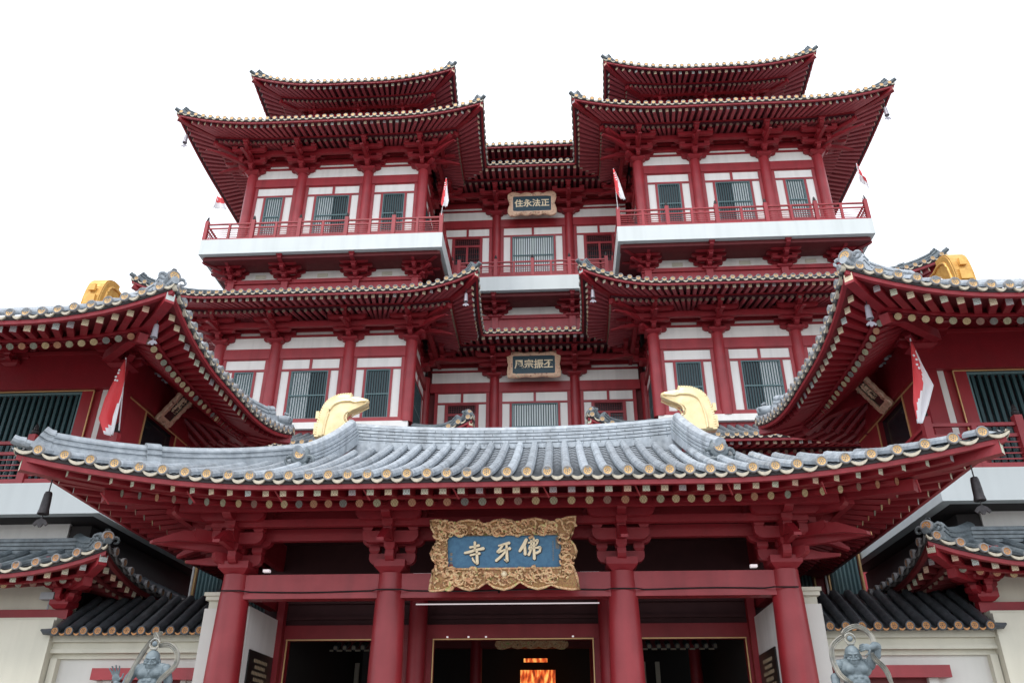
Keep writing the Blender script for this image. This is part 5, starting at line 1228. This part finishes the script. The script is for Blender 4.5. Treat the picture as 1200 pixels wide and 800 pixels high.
def statue(cx, cy, ztop, mode, label, SC=.70):
    """muscular bare-chested guardian; local frame: x right in the picture, -y toward the viewer, z up; head top at ztop"""
    h = .40; O = Vector((cx, cy, ztop))
    T = Thing('guardian_statue', label, 'statue', (cx, cy, 0), 'stone guardians before the side walls')
    P = lambda x, y, z: O+Vector((x, y, z))
    b = MB()
    hd = P(0, -.03, -.235) if mode == 'L' else P(-.02, -.03, -.235)
    yaw = R_(12 if mode == 'L' else -14); HM = Matrix.Translation(hd) @ Matrix.Rotation(yaw, 4, 'Z') @ Matrix.Rotation(R_(8), 4, 'X') @ Matrix.Scale(1.36, 4)
    # skull, jaw, brow, nose, cheeks, mouth, ears, beard
    blob(b, (0, .01, .04), (.118, .135, .135), HM, 20); blob(b, (0, -.035, -.06), (.092, .095, .10), HM, 16); blob(b, (0, -.07, -.125), (.058, .05, .045), HM, 12)
    for q in (-1, 1):
        blob(b, (q*.052, -.112, .030), (.048, .026, .018), HM @ Matrix.Rotation(q*R_(-16), 4, 'Y'), 10)
        blob(b, (q*.066, -.093, -.03), (.036, .03, .028), HM, 10); blob(b, (q*.046, -.112, .000), (.021, .016, .013), HM, 10)
        blob(b, (q*.122, .015, -.015), (.018, .034, .052), HM, 10); blob(b, (q*.030, -.124, -.048), (.016, .018, .014), HM, 8)
    blob(b, (0, -.135, -.020), (.017, .022, .040), HM, 10); blob(b, (0, -.143, -.043), (.023, .02, .018), HM, 10)
    blob(b, (0, -.122, -.078), (.046, .018, .012), HM, 10); blob(b, (0, -.115, -.100), (.038, .018, .012), HM, 10)
    if mode == 'L': limb(b, [HM @ Vector(q) for q in ((0, -.10, -.13), (0, -.115, -.17), (-.02, -.11, -.22))], [.03, .022, .008], 8)
    # neck, torso
    limb(b, [P(0, .02, -.24), P(0, .03, -.36)], [.095, .13]); TZ = .10; P0 = P; P = lambda x, y, z: P0(x, y, z+TZ)
    blob(b, P(0, .05, -.58), (.37, .20, .22), None, 18); blob(b, P(0, .04, -.85), (.28, .18, .25), None, 18)
    blob(b, P(0, .04, -1.10), (.24, .165, .20), None, 16)
    for q in (-1, 1):
        blob(b, P(q*.13, -.075, -.60), (.135, .085, .105), None, 16); blob(b, P(q*.20, .06, -.44), (.16, .10, .075), None, 14); blob(b, P(q*.335, .03, -.50), (.115, .115, .115), None, 14)
        blob(b, P(q*.045, -.115, -.30-.1), (.014, .02, .07), None, 8); blob(b, P(q*.15, -.06, -.80), (.08, .07, .09), None, 12)
        for k in range(3): blob(b, P(q*.06, -.10, -.76-k*.11), (.062, .05, .05), None, 12)
    if mode == 'L':   # image-left hand raised open at chest height, image-right arm down
        limb(b, [P(-.34, .02, -.50), P(-.47, -.02, -.70), P(-.52, -.08, -.90)], [.105, .10, .082]); limb(b, [P(-.52, -.08, -.90), P(-.56, -.20, -.88), P(-.60, -.30, -.82)], [.085, .08, .055])
        hand(b, P(-.60, -.30, -.82), (-.15, -.25, 1), (-.1, 1, .25), .22, .22, .5, 1)
        limb(b, [P(.35, .02, -.52), P(.44, .02, -.76), P(.47, -.02, -.98)], [.105, .10, .08]); limb(b, [P(.47, -.02, -.98), P(.50, -.12, -1.14), P(.46, -.24, -1.24)], [.085, .078, .055])
        hand(b, P(.46, -.24, -1.24), (-.2, -.7, -.7), (.4, -.4, .6), .20, .75, .2, 1)
    else:             # image-right arm raised, fist level with the brow
        limb(b, [P(.34, .02, -.46), P(.48, -.02, -.30), P(.52, -.06, -.14)], [.11, .115, .10]); limb(b, [P(.52, -.06, -.14), P(.44, -.16, -.13), P(.34, -.22, -.17)], [.10, .085, .058])
        hand(b, P(.34, -.22, -.17), (-1, -.3, .0), (0, -1, .1), .20, 1.15, .1, 1)
        limb(b, [P(-.35, .02, -.52), P(-.46, .02, -.76), P(-.48, -.04, -.98)], [.105, .10, .08]); limb(b, [P(-.48, -.04, -.98), P(-.42, -.14, -1.1), P(-.34, -.24, -1.16)], [.085, .078, .055])
        hand(b, P(-.34, -.24, -1.16), (.7, -.6, -.1), (0, -.3, 1), .20, .8, .2, 1)
    # legs
    for q in (-1, 1): limb(b, [P(q*.13, .03, -1.2), P(q*.22, -.05, -1.62), P(q*.24, .02, -2.05)], [.16, .125, .075]); blob(b, P(q*.25, -.08, -2.08), (.07, .16, .06), None, 12)
    me = fuse(b, 'body', .0085, [STONE], 1); P = P0
    def sc(me_):
        for v in me_.vertices: v.co = O+(v.co-O)*SC
        return me_
    T.part('body', sc(me), None)
    # topknot ring
    c = HM @ Vector((0, 0, .27)); r = MB(); r.tube([c+Vector((.112*math.cos(a), -.01, .112*math.sin(a))) for a in np.linspace(0, 2*math.pi, 17)], .018, 6); r.tube([c+Vector((-.07, 0, -.11)), c+Vector((.07, 0, -.11))], .03, 6)
    T.part('topknot_ring', sc(r.mesh('topknot_ring', [RIB], 'all')), None); r = MB(); blob(r, c, (.065, .05, .065), None, 12); T.part('topknot', sc(r.mesh('topknot', [STONE], 'all')), None)
    # flying ribbons, traced as points in tenths of a centimetre round the head
    def ribbon(pts, wd, cx_, cz_):
        pts = [O+Vector(((p[0]-cx_)*.00251, p[2], (cz_-p[1])*.00251)) for p in pts]; res = []
        for i in range(len(pts)-1):           # Catmull-Rom
            a, b_, c_, d_ = pts[max(i-1, 0)], pts[i], pts[i+1], pts[min(i+2, len(pts)-1)]
            for t in np.linspace(0, 1, 6, endpoint=False): res.append(.5*((2*b_)+(-a+c_)*t+(2*a-5*b_+4*c_-d_)*t*t+(-a+3*b_-3*c_+d_)*t**3))
        res.append(pts[-1]); m = MB(); V = []; F = []; N = len(res)
        prof = [(-1, .03), (-.72, .06), (-.45, .025), (-.1, .02), (.1, .055), (.4, .025), (.75, .055), (1, .03), (1, -.02), (-1, -.02)][::-1]; n = len(prof)
        for k, p in enumerate(res):
            t = (res[min(k+1, N-1)]-res[max(k-1, 0)]).normalized(); u_ = Vector((0, -1, 0)); u_ = (u_-t*u_.dot(t)).normalized(); a_ = t.cross(u_).normalized()
            w_ = wd*min(1, .45+.55*min(k, N-1-k)/5)
            V += [tuple(p+a_*q[0]*w_+u_*q[1]) for q in prof]
        for j in range(N-1): F += [(j*n+i, j*n+(i+1) % n, (j+1)*n+(i+1) % n, (j+1)*n+i) for i in range(n)]
        F += [tuple(range(n-1, -1, -1)), tuple(range((N-1)*n, N*n))]
        m.add(V, F); return sc(m.mesh('ribbon', [RIB], 35))
    if mode == 'L':
        for pts in ([(395,760,-.18),(408,660,-.14),(418,580,-.05),(428,510,.03),(455,430,.08),(492,362,.10),(535,322,.06),(570,288,.04),(606,270,.04)], [(590,345,.02),(562,312,.0),(546,272,-.02)],
                    [(600,398,.0),(645,378,.04),(700,384,.07),(748,418,.08),(780,478,.08),(784,552,.04),(752,622,-.08),(712,684,-.18),(684,770,-.24)]): T.part('ribbon', ribbon(pts, .052, 570, 428), None)
    else:
        for pts in ([(385,748,-.24),(315,692,-.16),(290,622,-.06),(284,540,.04),(296,452,.08),(332,402,.09),(388,362,.08),(420,342,.05)], [(398,332,.02),(440,300,.05),(490,275,.08),(550,264,.10),(610,290,.10),(650,340,.06),(648,395,-.05),(625,430,-.14)],
                    [(596,500,-.20),(622,552,-.16),(672,594,-.10),(710,652,-.08),(732,760,-.08)]): T.part('ribbon', ribbon(pts, .052, 460, 428), None)
    sk = MB(); sk.lathe([(.25, -1.05), (.28, -1.12), (.33, -1.4), (.40, -1.75), (.38, -1.78), (.2, -1.7)], 18, tuple(O)); T.part('skirt', sc(sk.mesh('skirt', [STONE], 40)), None)
    pd = MB(); zb = ztop-2.04*SC; pd.box(cx-.5, cx+.5, cy-.45, cy+.45, zb-.14, zb); pd.box(cx-.42, cx+.42, cy-.38, cy+.38, .2, zb-.141); pd.box(cx-.55, cx+.55, cy-.5, cy+.5, 0, .199); T.part('pedestal', pd, [STONE])
statue(-5.50, 13.55, 3.30, 'L', 'bald bearded stone guardian on the left with open raised hand and looping ribbon')
statue(5.52, 13.55, 3.32, 'R', 'stone guardian on the right with fist raised to grip a looping ribbon')
